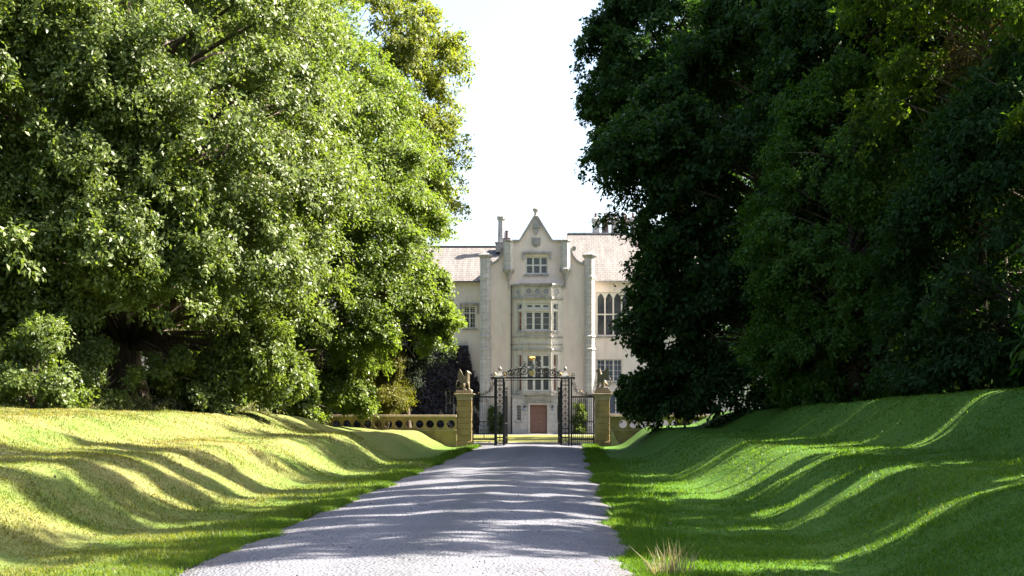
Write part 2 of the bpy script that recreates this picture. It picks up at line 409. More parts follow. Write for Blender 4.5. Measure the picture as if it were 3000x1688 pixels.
def window(p0, p1, hole, parent, lights=3, rows=(), recess=.10, fm=None, gm=None, bars=(0, 0), mull=.11, sill=True, arch=False, name='window'):
    """stone or timber frame with mullions, glass behind; rows are transom heights"""
    fm = fm or M['frame']; gm = gm or M['glass']
    d = Vector((p1[0]-p0[0], p1[1]-p0[1])); d.normalize(); n = Vector((d.y, -d.x))
    u0, u1, z0, z1 = hole
    def box(mb, ua, ub, za, zb, w0, w1):
        c = []
        for z in (za, zb):
            for u, w in ((ua,w0),(ub,w0),(ub,w1),(ua,w1)):
                c.append((p0[0]+d.x*u-n.x*w, p0[1]+d.y*u-n.y*w, z))
        mb.add(c, [(0,3,2,1),(4,5,6,7),(0,1,5,4),(1,2,6,5),(2,3,7,6),(3,0,4,7)])
    fr = MB(); t = mull
    e = .004
    box(fr, u0+e, u0+t*.7, z0+e, z1-e, recess, recess+.14); box(fr, u1-t*.7, u1-e, z0+e, z1-e, recess, recess+.14)
    box(fr, u0+t*.7, u1-t*.7, z0+e, z0+t*.7, recess+.003, recess+.14); box(fr, u0+t*.7, u1-t*.7, z1-t*.7, z1-e, recess+.003, recess+.14)
    w = (u1-u0)/lights
    for k in range(1, lights): box(fr, u0+w*k-t/2, u0+w*k+t/2, z0+t*.7, z1-t*.7, recess+.006, recess+.135)
    zz = [z0] + list(rows) + [z1]
    for r in rows: box(fr, u0+t*.7, u1-t*.7, r-t*.4, r+t*.4, recess+.012, recess+.13)
    nb, nr = bars
    for k in range(lights):
        for q in range(1, nb+1):
            u = u0 + w*k + w*q/(nb+1); box(fr, u-.014, u+.014, z0+t*.7, z1-t*.7, recess+.06, recess+.10)
    for a, c in zip(zz, zz[1:]):
        for q in range(1, nr+1):
            z = a + (c-a)*q/(nr+1); box(fr, u0+t*.7, u1-t*.7, z-.016, z+.016, recess+.062, recess+.102)
    if arch:
        # pointed heads: spandrel fillets in the top corners of each light
        for k in range(lights):
            ua, ub = u0 + w*k + t*.5, u0 + w*(k+1) - t*.5; um = (ua+ub)/2; zt = z1-t*.7
            for sgn, uc in ((1, ua), (-1, ub)):
                prev = None
                for i in range(5):
                    f0 = i/5; f1 = (i+1)/5
                    h0 = .5*w*1.1*(1-f0)**2; 
                    box(fr, min(uc+sgn*f0*(um-ua), uc+sgn*f1*(um-ua)), max(uc+sgn*f0*(um-ua), uc+sgn*f1*(um-ua)), zt-max(h0,.03), zt, recess+.02, recess+.12)
    o = fr.build(name, fm, parent)
    g = MB(); box(g, u0, u1, z0, z1, recess+.085, recess+.105); g.build('pane', gm, o)
    if sill:
        s_ = MB(); box(s_, u0-.12, u1+.12, z0-.16, z0-.004, -.10, .18); s_.build('sill', M['trim'], o)
    return o

def hood(p0, p1, u0, u1, z, drop, parent, m=None):
    """label mould: a horizontal drip with two returns"""
    d = Vector((p1[0]-p0[0], p1[1]-p0[1])); d.normalize(); n = Vector((d.y, -d.x))
    mb = MB()
    def box(ua, ub, za, zb, w):
        c = []
        for zq in (za, zb):
            for u, q in ((ua,-w),(ub,-w),(ub,.05),(ua,.05)): c.append((p0[0]+d.x*u-n.x*q, p0[1]+d.y*u-n.y*q, zq))
        mb.add(c, [(0,3,2,1),(4,5,6,7),(0,1,5,4),(1,2,6,5),(2,3,7,6),(3,0,4,7)])
    box(u0, u1, z-.18, z, .13); box(u0, u0+.17, z-drop, z-.181, .11); box(u1-.17, u1, z-drop, z-.181, .11)
    mb.build('hood_mould', m or M['trim'], parent)

# --- centre block
YB = 120.0
xl, xr = hx(1422), hx(1727)                  # axes of the two corner turrets
gl, gr = hx(1474), hx(1670)                  # gable between its two pilasters
zs = hz(778); zsh = hz(707); zpk = hz(634)
W = Wall(); p0, p1 = (xl, YB), (xr, YB)
g_hole = (hx(1540)-xl, hx(1605)-xl, hz(803), hz(752))
W.facet(p0, p1, -.1, hz(830), [])
W.facet(p0, p1, hz(830), zs, [g_hole])
W.facet((gl, YB), (gr, YB), zs, zsh, [])
# fix: the window opening reaches above the turret line, so cut it in the upper field too
W = Wall()
g0, g1, gz0, gz1 = g_hole
W.facet(p0, p1, -.1, hz(808), [])
W.facet(p0, (gl, YB), hz(808), zs, []); W.facet((gr, YB), p1, hz(808), zs, [])
W.facet((gl, YB), (gr, YB), hz(808), zsh, [(g0-(gl-xl), g1-(gl-xl), gz0, gz1)])
pkx = hx(1569.5)
W.add([(gl,YB,zsh),(gr,YB,zsh),(hx(1617),YB,zsh+.02),(pkx,YB,zpk),(hx(1523),YB,zsh+.02)], [(0,1,2,3,4)])
# scroll sweeps between turret and pilaster (concave quadrant)
def scroll_pts(xa, xb, za, zb, n=10):
    """from beside the pilaster (xa, high) sweeping down to the turret (xb, low)"""
    return [(xa + (xb-xa)*(1-math.cos(i/n*PI/2)), za + (zb-za)*math.sin(i/n*PI/2)) for i in range(n+1)]
spR = scroll_pts(gr+.02, xr-.25, hz(728), zs+.05); spL = scroll_pts(gl-.02, xl+.25, hz(728), zs+.05)
for sp in (spR, spL):
    for (xa, za), (xb, zb) in zip(sp, sp[1:]):
        q = [(xa,YB,zs),(xb,YB,zs),(xb,YB,max(zb,zs+.01)),(xa,YB,za)]
        W.add(q if xb > xa else [q[1],q[0],q[3],q[2]], [(0,1,2,3)])
# returns and back
W.facet((xl, 127), p0, -.1, zs); W.facet(p1, (xr, 127), -.1, zs)
cw = W.build('wall', M['render'], house)
# gable roof running back from the parapet
R = MB(); R.prism_y([(gl+.1, zs-.4),(gr-.1, zs-.4),(gr-.1, zsh-.3),(hx(1617), zsh-.3),(pkx, zpk-.5),(hx(1523), zsh-.3),(gl+.1, zsh-.3)], YB+.30, 128.5)
R.box(xl, xr, YB+.35, 127, zs-.6, zs-.3)
R.build('gable_roof', M['roof'], house)
# coping along gable and scrolls
def sweep_xz(mb, pts, w, y0, y1):
    """a band of thickness w above the polyline pts (x,z)"""
    n = len(pts); nor = []
    for i in range(n):
        a = pts[max(i-1,0)]; b_ = pts[min(i+1,n-1)]; dx, dz = b_[0]-a[0], b_[1]-a[1]; l = math.hypot(dx,dz) or 1
        nx, nz = -dz/l, dx/l
        if nz < 0: nx, nz = -nx, -nz
        nor.append((nx, nz))
    for i in range(n-1):
        (xa,za),(xb,zb) = pts[i], pts[i+1]; na, nb = nor[i], nor[i+1]
        if xa > xb: (xa,za),(xb,zb) = (xb,zb),(xa,za); na, nb = nb, na
        a0=(xa-na[0]*w*.3, za-na[1]*w*.3); b0=(xb-nb[0]*w*.3, zb-nb[1]*w*.3); a1=(xa+na[0]*w, za+na[1]*w); b1=(xb+nb[0]*w, zb+nb[1]*w)
        v=[(a0[0],y0,a0[1]),(b0[0],y0,b0[1]),(b1[0],y0,b1[1]),(a1[0],y0,a1[1]),(a0[0],y1,a0[1]),(b0[0],y1,b0[1]),(b1[0],y1,b1[1]),(a1[0],y1,a1[1])]
        mb.add(v, [(0,1,2,3),(7,6,5,4),(0,4,5,1),(1,5,6,2),(2,6,7,3),(3,7,4,0)])
C = MB(); y0, y1 = YB-.13, YB+.42
sweep_xz(C, [(gl-.02, zsh), (hx(1521), zsh), (hx(1527), zsh+.16), (pkx-.05, zpk)], .13, y0, y1)
sweep_xz(C, [(gr+.02, zsh), (hx(1619), zsh), (hx(1613), zsh+.16), (pkx+.05, zpk)], .13, y0+.002, y1-.002)
for sp in (spR, spL):
    sweep_xz(C, sp, .14, y0, y1)
    sg = 1 if sp is spR else -1
    for (cx, cz, r) in ((sp[0][0]+sg*.30, sp[0][1]-.02, .19), (sp[-1][0]-sg*.16, sp[-1][1]+.20, .20)):
        C.prism_y([(cx+r*math.cos(a), cz+r*math.sin(a)) for a in [2*PI*i/14 for i in range(14)]], y0-.03, y1-.1)
C.build('gable_coping', M['trim'], house)
# finial
b = MB(); b.lathe(pkx, YB+.12, [(.16,zpk-.15),(.17,zpk+.05),(.13,zpk+.12),(.15,zpk+.38),(.24,zpk+.47),(.28,zpk+.55),(.28,zpk+.66),(.16,zpk+.70)], 8, PI/8)
b.build('finial', M['trim'], house)
# carved crest bracket and shield plaque in the gable
b = MB(); cx = hx(1571)
b.prism_y([(cx-.34,hz(668)),(cx+.34,hz(668)),(cx+.32,hz(662)),(cx-.32,hz(662))], YB-.16, YB+.02)
b.prism_y([(cx-.06,hz(688)),(cx+.06,hz(688)),(cx+.30,hz(669)),(cx-.30,hz(669))], YB-.11, YB+.02)
b.prism_y([(cx-.30,hz(661.5)),(cx+.30,hz(661.5)),(cx+.10,hz(645)),(cx-.10,hz(645))], YB-.09, YB+.02)
b.build('crest_bracket', M['trim'], house)
b = MB(); b.prism_y([(cx-.34,hz(718)),(cx,hz(725)),(cx+.34,hz(718)),(cx+.38,hz(697)),(cx-.38,hz(697))], YB-.07, YB+.02)
b.prism_y([(cx-.24,hz(715)),(cx,hz(720)),(cx+.24,hz(715)),(cx+.27,hz(701)),(cx-.27,hz(701))], YB-.11, YB-.071)
b.build('shield_plaque', M['trim'], house)
# gable window
gw = window(p0, p1, g_hole, house, 3, [hz(777)], fm=M['frame'], mull=.16)
hood(p0, p1, hx(1531)-xl, hx(1615)-xl, hz(738), .65, gw)
# pilasters on corbels
for cxp in (hx(1490), hx(1656)):
    b = MB(); cy = YB-.12; r = .43
    b.lathe(cxp, cy, [(r,hz(790)),(r,hz(710))], 8, PI/8)
    o = b.build('gable_pilaster', M['ashlar'], house)
    b = MB(); b.lathe(cxp, cy, [(.05,hz(846)),(.09,hz(825)),(.34,hz(806)),(.38,hz(800)),(.52,hz(796)),(.56,hz(789)),(.50,hz(786.5)),(.50,hz(786))], 8, PI/8)
    b.build('corbel', M['trim'], o)
    b = MB(); b.lathe(cxp, cy, [(r,hz(709.9)),(r+.10,hz(708)),(r+.10,hz(704)),(.2,hz(702))], 8, PI/8); b.build('cap', M['trim'], o)
# corner turrets
for cxp in (xl, xr):
    b = MB(); cy = YB+.02; r = .50
    b.lathe(cxp, cy, [(r+.08,-.1),(r+.08,.7),(r,.78),(r,hz(1026)),(r+.07,hz(1025)),(r+.07,hz(1022)),(r-.02,hz(1019)),(r-.02,hz(990)),(r+.06,hz(988)),(r+.06,hz(985)),(r-.03,hz(982)),
        (r-.03,hz(819)),(r+.03,hz(817)),(r+.03,hz(812)),(r-.03,hz(806)),(r-.03,hz(758))], 8, PI/8)
    o = b.build('corner_turret', M['ashlar'], house)
    b = MB(); b.lathe(cxp, cy, [(r-.03,hz(757.9)),(r+.08,hz(753)),(r+.16,hz(750)),(r+.16,hz(747)),(r-.1,hz(744)),(.1,hz(741))], 8, PI/8); b.build('cap', M['trim'], o)
# drainpipe
b = MB(); dx = hx(1499.5); b.tube([(dx-.04,YB-.10,0),(dx-.04,YB-.10,hz(838))], .055, 6)
for z in (2.2,5,7.5,10): b.box(dx-.12, dx+.04, YB-.17, YB-.02, z, z+.08)
b.build('drainpipe', M['pipe'], house)

# --- entrance bay: square porch below, canted bay above
bx0, bx1 = hx(1501, 119.2), hx(1648, 119.2)
YP = 119.15
PW = Wall(); pa, pb = (bx0, YP), (bx1, YP)
zf = hz(1163, YP)
dh = (hx(1553,YP)-bx0, hx(1603,YP)-bx0, -.02, hz(1186,YP))
slL = (hx(1514,YP)-bx0, hx(1527,YP)-bx0, hz(1231,YP), hz(1187,YP)); slR = (hx(1631,YP)-bx0, hx(1643,YP)-bx0, hz(1231,YP), hz(1187,YP))
PW.facet(pa, pb, -.02, zf, [dh, slL, slR], .3)
PW.facet((bx0, YB), pa, -.02, zf); PW.facet(pb, (bx1, YB), -.02, zf)
porch = PW.build('porch_wall', M['ashlar'], house)
for sl in (slL, slR): window(pa, pb, sl, porch, 1, [], .12, M['pale_trim'], M['glass'], (1, 4), .06)
b = MB(); b.box(bx0-.07, bx1+.07, YP-.09, YB, zf, zf+.13); b.build('string_course', M['trim'], porch)
# door
b = MB(); dx0, dx1 = bx0+dh[0]+.005, bx0+dh[1]-.005; dz1 = dh[3]-.005
b.box(dx0, dx1, YP+.20, YP+.27, 0.0, dz1)
n = 4
for k in range(2):
    for r in range(n):
        wx = (dx1-dx0)/2; za = .12 + r*(dz1-.2)/n; zb = za + (dz1-.2)/n - .10
        b.box(dx0+wx*k+.08, dx0+wx*(k+1)-.08, YP+.165, YP+.199, za, zb)
door = b.build('door', M['door'], house)
b = MB(); b.lathe((dx0+dx1)/2+.08, YP+.13, [(.01,1.02),(.045,1.05),(.045,1.1),(.01,1.13)], 8); b.build('handle', M['gold'], door)
b = MB(); b.box(dx0-.17, dx0-.006, YP-.05, YP+.03, 0, dz1+.16); b.box(dx1+.006, dx1+.17, YP-.05, YP+.03, 0, dz1+.16); b.box(dx0-.005, dx1+.005, YP-.048, YP+.03, dz1+.006, dz1+.16)
b.build('door_surround', M['pale_trim'], house)
b = MB(); ddz = hz(1177.5, YP)
b.box(dx0-.42, dx1+.42, YP-.14, YP+.02, ddz-.05, ddz+.06); b.build('door_hood', M['trim'], house)
# step
b = MB(); b.box(dx0-.5, dx1+.5, YP-.7, YP-.002, -.05, .03); b.build('door_step', M['pale_trim'], house, bevel=.01)
# lanterns
for px in (1537.5, 1619):
    lx = hx(px, YP); lz = hz(1198, YP); b = MB()
    b.lathe(lx, YP-.18, [(.06,lz-.16),(.10,lz-.12),(.12,lz+.12)], 6); o = b.build('wall_lantern', M['lamp'], house)
    b = MB(); b.lathe(lx, YP-.18, [(.15,lz+.121),(.13,lz+.16),(.03,lz+.26),(.02,lz+.32)], 6); b.tube([(lx,YP-.18,lz+.3),(lx,YP-.08,lz+.34),(lx,YP,lz+.2)], .016, 5); b.build('hood', M['iron'], o)
b = MB(); ix = hx(1636,YP); b.box(ix-.08, ix+.08, YP-.05, YP+.01, hz(1237,YP), hz(1229,YP)); b.build('entry_phone', M['iron'], house, bevel=.01)
# canted bay
YF = 118.85
fx0, fx1 = hx(1535, YF), hx(1615, YF)
plan = [(bx0+.02, YB), (fx0, YF), (fx1, YF), (bx1-.02, YB)]
sideL = math.hypot(plan[1][0]-plan[0][0], YF-YB)
BW = Wall()
def hy(py): return hz(py, YF)
tiers = [(hy(1158), hy(1026)), (hy(1021), hy(875))]
lowF = (hx(1540.5,YF)-fx0, hx(1612,YF)-fx0, hy(1147), hy(1038)); lowS = (sideL*.42, sideL*.78, hy(1147), hy(1038))
upF = (hx(1537.5,YF)-fx0, hx(1613,YF)-fx0, hy(969), hy(911)); upS = (sideL*.42, sideL*.78, hy(969), hy(911))
tpF = (hx(1539,YF)-fx0, hx(1611,YF)-fx0, hy(906), hy(888)); tpS = (sideL*.40, sideL*.80, hy(906), hy(888))
def flip(h): return (sideL-h[1], sideL-h[0], h[2], h[3])
for (a, c), Fh, Sh in ((tiers[0], [lowF], [lowS]), (tiers[1], [upF, tpF], [upS, tpS])):
    BW.facet(plan[1], plan[2], a, c, Fh, .3)
    BW.facet(plan[0], plan[1], a, c, Sh, .3); BW.facet(plan[2], plan[3], a, c, [flip(h) for h in Sh], .3)
# frieze
zf0, zf1 = hy(869), hy(839)
BW.facet(plan[0], plan[1], zf0, zf1); BW.facet(plan[1], plan[2], zf0, zf1); BW.facet(plan[2], plan[3], zf0, zf1)
bay = BW.build('bay', M['pale_trim'], house)
window(plan[1], plan[2], lowF, bay, 3, [hy(1076), hy(1108)], .10, bars=(0,1), mull=.20)
window(plan[0], plan[1], lowS, bay, 1, [hy(1076), hy(1108)], .10, bars=(0,1), mull=.10, gm=M['glass_warm'])
window(plan[2], plan[3], flip(lowS), bay, 1, [hy(1076), hy(1108)], .10, bars=(0,1), mull=.10, gm=M['glass_warm'])
window(plan[1], plan[2], upF, bay, 3, [], .10, bars=(0,2), mull=.20)
window(plan[0], plan[1], upS, bay, 1, [], .10, bars=(0,2), mull=.10, gm=M['glass_warm'])
window(plan[2], plan[3], flip(upS), bay, 1, [], .10, bars=(0,2), mull=.10)
window(plan[1], plan[2], tpF, bay, 3, [], .10, mull=.24, gm=M['glass_blue'], sill=False)
window(plan[0], plan[1], tpS, bay, 1, [], .10, mull=.10, gm=M['glass_blue'], sill=False)
window(plan[2], plan[3], flip(tpS), bay, 1, [], .10, mull=.10, gm=M['glass_blue'], sill=False)
def bay_band(z0, z1, off, name, m):
    """moulding following the canted plan"""
    k = .42*off
    pl = [(plan[0][0]-off, YB+.02), (plan[1][0]-k, YF-off), (plan[2][0]+k, YF-off), (plan[3][0]+off, YB+.02)]
    b = MB(); b.prism_z(pl, z0, z1); return b.build(name, m, bay)
bay_band(hy(1163)+.131, hy(1158), .05, 'plinth', M['trim'])
bay_band(hy(1026), hy(1021), .14, 'cornice', M['trim'])
bay_band(hy(988), hy(984), .10, 'string_course', M['trim'])
bay_band(hy(1010), hy(1007), .05, 'string_course', M['trim'])
bay_band(hy(875), hy(869), .16, 'cornice', M['trim'])
bay_band(hy(839), hy(834.5), .12, 'cornice', M['trim']); bay_band(hy(834.5), hy(830), .20, 'parapet_coping', M['trim'])
# pierced roundels of the frieze, each a dished disc in a ring
def roundel(c, d, nrm, r):
    ring = []; b = MB(); n_ = 16
    def P(a, rr, w): 
        u = rr*math.cos(a); z = rr*math.sin(a); return (c[0]+d.x*u+nrm.x*w, c[1]+d.y*u+nrm.y*w, c[2]+z)
    v = []; f = []
    prof = [(r*1.22,.0),(r*1.22,.05),(r,.06),(r*.94,.02),(r*.9,.012)]
    for rr, w in prof:
        for i in range(n_): v.append(P(2*PI*i/n_, rr, w))
    for k in range(len(prof)-1):
        for i in range(n_):
            j = (i+1)%n_; f.append((k*n_+i, k*n_+j, (k+1)*n_+j, (k+1)*n_+i))
    b.add(v, f); o = b.build('roundel', M['pale_trim'], bay)
    b = MB(); b.add([P(2*PI*i/n_, r*.92, .014) for i in range(n_)], [tuple(range(n_))]); b.build('roundel_recess', M['lead'], o)
dF = Vector((1,0)); nF = Vector((0,-1)); zr = hy(853.5)
for px in (1549, 1574.5, 1599.5): roundel((hx(px,YF), YF, zr), dF, nF, .27)
for a, c in ((plan[0],plan[1]), (plan[2],plan[3])):
    d = Vector((c[0]-a[0], c[1]-a[1])).normalized(); nn = Vector((d.y,-d.x)); roundel(((a[0]+c[0])/2, (a[1]+c[1])/2, zr), d, nn, .27)

# --- left wing
YL = 122.5
lx0 = -34.0; lx1 = xl-.2
ez = hz(823, YL)
LW = Wall(); la, lb = (lx0, YL), (lx1, YL)
def lh(a, c, z0, z1): return (hx(a,YL)-lx0, hx(c,YL)-lx0, hz(z1,YL), hz(z0,YL))
w1 = lh(1358, 1394, 897, 962)
w2 = lh(1306, 1330, 1145, 1216)
more = [(u, u+1.05, hz(962,YL), hz(897,YL)) for u in (4, 9, 14, 19)] + [(u, u+1.2, hz(1216,YL), hz(1120,YL)) for u in (4, 9, 14)]
LW.facet(la, lb, -.1, ez, [w1, w2] + more)
lw = LW.build('wing_wall', M['render_grey'], house)
o = window(la, lb, w1, house, 2, [hz(917,YL)], .08, fm=M['frame'], bars=(1,2), mull=.13)
hood(la, lb, hx(1347,YL)-lx0, hx(1403,YL)-lx0, hz(889,YL), .9, o)
window(la, lb, w2, house, 1, [], .10, bars=(1,3), mull=.09)
for h in more: window(la, lb, h, house, 2, [h[2]+.7*(h[3]-h[2])], .08, bars=(0,2), mull=.12)
b = MB(); yr = 128; rz = hz(724, yr)
b.add([(lx0-.3,YL-.35,ez-.05),(gl+.15,YL-.35,ez-.05),(gl+.15,yr,rz),(lx0-.3,yr,rz),(lx0-.3,yr+5.5,ez),(gl+.15,yr+5.5,ez)], [(0,1,2,3),(3,2,5,4)])
b.build('wing_roof', M['roof'], house)
b = MB(); b.box(lx0-.3, lx1, YL-.47, YL-.30, ez-.16, ez-.04); b.box(lx0, gl, yr-.12, yr+.12, rz-.02, rz+.10); b.build('gutter', M['pipe'], house)
# --- right wing (great hall)
YR = 122.0
rx0 = xr+.1; rx1 = 30.0
er = hz(822, YR)
RW = Wall(); ra, rb = (rx0, YR), (rx1, YR)
def rh(a, c, z0, z1): return (hx(a,YR)-rx0, hx(c,YR)-rx0, hz(z1,YR), hz(z0,YR))
q1 = rh(1748, 1846, 856, 984); q2 = rh(1748, 1822, 1053, 1118); q3 = rh(1784, 1824, 1150, 1213)
q4 = [(u, u+2.6, hz(984,YR), hz(856,YR)) for u in (6.5, 12, 17.5)] + [(u, u+2.1, hz(1118,YR), hz(1053,YR)) for u in (6.8, 12.3, 17.8)]
RW.facet(ra, rb, -.1, er, [q1, q2, q3] + q4)
RW.build('wing_wall', M['render_grey'], house)
window(ra, rb, q1, house, 4, [hz(921,YR)], .10, mull=.13, arch=True, gm=M['glass'])
window(ra, rb, q2, house, 3, [], .10, mull=.12, bars=(1,3), gm=M['glass_blue'])
window(ra, rb, q3, house, 2, [], .10, mull=.10, gm=M['glass_blue'])
for i, h in enumerate(q4): window(ra, rb, h, house, 4 if i < 3 else 3, [(h[2]+h[3])/2] if i < 3 else [], .10, mull=.13, arch=i < 3, bars=(0,0) if i < 3 else (1,3))
yr = 128; rz = hz(686, yr)
b = MB(); b.add([(gr-.15,YR-.35,er-.05),(rx1+.3,YR-.35,er-.05),(rx1+.3,yr,rz),(gr-.15,yr,rz),(rx1+.3,yr+6,er),(gr-.15,yr+6,er)], [(0,1,2,3),(3,2,4,5)])
b.build('wing_roof', M['roof'], house)
b = MB(); b.box(gr-.1, rx1+.2, yr-.13, yr+.13, rz-.02, rz+.12); b.box(rx0+.5, rx1+.3, YR-.47, YR-.30, er-.16, er-.04); b.build('ridge', M['trim'], house)
# end walls
b = Wall(); b.facet((lx0, 133), (lx0, YL), -.1, ez); b.facet((rx1, YR), (rx1, 134), -.1, er); b.facet((rx1,134),(lx0,134), -.1, er-.3)
b.build('end_wall', M['render_grey'], house)
# --- chimneys
YC = 127.0
cxm = hx(1469, YC)
def Zc(py): return hz(py, YC)
b = MB(); b.lathe(cxm, YC, [(.36,Zc(712)),(.34,Zc(705)),(.30,Zc(648)),(.40,Zc(643)),(.44,Zc(639)),(.44,Zc(635)),(.30,Zc(633)),(.05,Zc(629))], 8, PI/8)
st = b.build('chimney', M['ashlar'], house)
b = MB(); b.box(cxm-.50, cxm+.80, YC-.5, YC+.5, Zc(740), Zc(714)); b.box(cxm-.56, cxm+.86, YC-.56, YC+.56, Zc(714), Zc(711)); b.build('base', M['trim'], st)
b = MB(); px_ = hx(1484.5,YC); b.box(px_-.30, px_+.34, YC-.3, YC+.3, Zc(711)+.003, Zc(698)); b.lathe(px_+.02, YC, [(.16,Zc(698)),(.15,Zc(680)),(.18,Zc(678)),(.17,Zc(676))], 10); b.build('chimney_pot', M['pot'], st)
YD = 130.0
def Zd(py): return hz(py, YD)
shafts = [1745.5, 1773, 1800.5, 1828, 1855, 1882]
b = MB(); b.box(hx(1728,YD), hx(1900,YD), YD-.5, YD+.5, Zd(720), Zd(686)); st2 = b.build('chimney', M['ashlar'], house)
for k, px in enumerate(shafts):
    cx = hx(px, YD); b = MB()
    b.lathe(cx, YD, [(.36,Zd(686)),(.34,Zd(684)),(.31,Zd(658)),(.40,Zd(652)),(.43,Zd(647)),(.43,Zd(642)),(.30,Zd(638))], 8, PI/8)
    o = b.build('flue_shaft', M['ashlar'] if k % 2 == 0 else M['pot'], st2)
    b = MB(); b.lathe(cx, YD, [(.15,Zd(638)),(.12,Zd(630)),(.13,Zd(625))], 10); b.build('chimney_pot', M['pot'], o)

# ------------------------------------------------------------------ gate piers, statues
YG = 80.0
def gx(px): return (px-1594)*YG/F
def gz(py): return 2.2-(py-1195.4)*YG/F
PL, PR = gx(1361), gx(1764)
def pier(cx, label):
    t = thing('gate_pier', (cx, YG, 0), label, 'gate pier', 'stone piers of the gateway', world=False)
    w = .40
    b = MB(); b.box(-w-.06, w+.06, -w-.06, w+.06, -.15, .30); b.box(-w-.03, w+.03, -w-.03, w+.03, .30, .36); b.build('plinth', M['pier'], t, bevel=.012)
    b = MB(); z = .36; hs = [.33,.36,.33,.35,.33,.34,.33]
    k = (2.62-.36)/sum(hs)
    for i, h in enumerate(hs):
        h *= k; e = .004*((i*37) % 3)
        b.box(-w-e, w+e, -w-e, w+e, z+.008, z+h-.008); b.box(-w+.02, w-.02, -w+.02, w-.02, z+h-.008, z+h+.008); z += h
    b.build('shaft', M['pier'], t, bevel=.012)
    b = MB(); b.box(-w-.02, w+.02, -w-.02, w+.02, 2.63, 2.82)
    for z0, z1, o in ((2.82,2.86,.05),(2.86,2.91,.09),(2.91,2.95,.13),(2.95,3.01,.17)): b.box(-w-o, w+o, -w-o, w+o, z0, z1)
    b.build('cap', M['coping'], t, bevel=.008)
    return t
pier(PL, 'ochre sandstone gate pier beside the left balustrade, carrying a winged statue')
pier(PR, 'ochre sandstone gate pier half behind dark branches, right of the iron gates')

def griffin(x, face, label, z0, steps):
    t = thing('griffin_statue', (x, YG, z0), label, 'statue', 'winged statues on the gate piers', world=False)
    t.scale = (face*1.04, 1.04, 1.04)
    V = [(-.17,0,.20),(-.02,0,.38),(.12,0,.56),(.16,0,.76),(.20,0,.93),(.31,0,.92),(.39,0,.86),
         (.22,-.11,.34),(.25,-.11,.05),(.35,-.11,.03),(.22,.11,.34),(.25,.11,.05),(.35,.11,.03),
         (.02,-.17,.27),(-.06,-.18,.05),(.12,-.18,.03),(.02,.17,.27),(-.06,.18,.05),(.12,.18,.03),
         (-.34,0,.08),(-.44,0,.22),(-.42,0,.44),(-.35,0,.52),(.15,-.06,1.06),(.15,.06,1.06)]
    E = [(0,1),(1,2),(2,3),(3,4),(4,5),(5,6),(2,7),(7,8),(8,9),(2,10),(10,11),(11,12),(0,13),(13,14),(14,15),(0,16),(16,17),(17,18),(0,19),(19,20),(20,21),(21,22),(4,23),(4,24)]
    R_ = [.17,.15,.15,.11,.10,.06,.025,.07,.05,.045,.07,.05,.045,.11,.06,.045,.11,.06,.045,.04,.03,.035,.05,.015,.015]
    me = bpy.data.meshes.new('body'); me.from_pydata(V, E, []); me.update(); me.materials.append(M['statue'])
    o = bpy.data.objects.new('body', me); COL.objects.link(o); o.parent = t
    md = o.modifiers.new('skin', 'SKIN'); md.use_smooth_shade = True
    for i, r in enumerate(R_): me.skin_vertices[0].data[i].radius = (r, r)
    me.skin_vertices[0].data[0].use_root = True
    sd = o.modifiers.new('sub', 'SUBSURF'); sd.levels = 1; sd.render_levels = 2
    for s in (-1, 1):
        b = MB()
        root = [(.12,.50),(.02,.46)]
        tips = [(-.20,.40),(-.30,.52),(-.36,.68),(-.36,.84),(-.31,1.0),(-.26,1.14),(-.14,.98),(-.04,.82),(.08,.70)]
        poly = [(.12,.52)]
        pts = [(.12,.48)]
        prev = (.02,.42)
        pts.append(prev)
        for (x_, z_) in tips[:6]:
            mid = ((prev[0]+x_)/2*.93, (prev[1]+z_)/2*.99); pts += [mid, (x_, z_)]; prev = (x_, z_)
        pts += tips[6:]
        n = len(pts); v = []
        for side in (0, 1):
            for (x_, z_) in pts:
                sp = .10 + .16*max(0, (.12-x_))*1.2
                v.append((x_, s*(sp + .035*side), z_))
        f = [tuple(range(n)) if s < 0 else tuple(range(n-1,-1,-1)), tuple(range(2*n-1,n-1,-1)) if s < 0 else tuple(range(n,2*n))]
        for i in range(n):
            j = (i+1) % n; f.append((i,i+n,j+n,j) if s < 0 else (j,j+n,i+n,i))
        b.add(v, f)
        for (x_, z_) in tips[:6]:
            sp = .10 + .16*max(0,(.12-x_))*1.2
            b.tube([(.08, s*.12, .55), (x_*.95, s*(sp+.02), z_*.99)], [.035, .022], 5)
        b.build('wing', M['statue'], t)
    b = MB()
    if steps == 3:
        for a, z1, z2 in ((.44,-.30,-.18),(.38,-.18,-.08),(.30,-.08,.0)): b.box(-a, a, -.36*a/.4, .36*a/.4, z1, z2)
    else:
        b.box(-.46, .42, -.36, .36, -.17, -.08); b.box(-.42, .38, -.32, .32, -.08, .0)
        b.tube([(.30,-.2,.02),(.40,-.22,.01),(.45,-.24,-.06),(.46,-.25,-.16)], [.03,.035,.03,.03], 6)
    b.build('base', M['statue'], t, bevel=.012)
    return t
griffin(PL-.02, 1, 'bronze toned winged griffin statue turned to the right on the left gate pier', 3.01+.19, 2)
griffin(PR+.03, -1, 'bronze toned winged griffin statue on a stepped base on the right gate pier', 3.01+.335, 3)

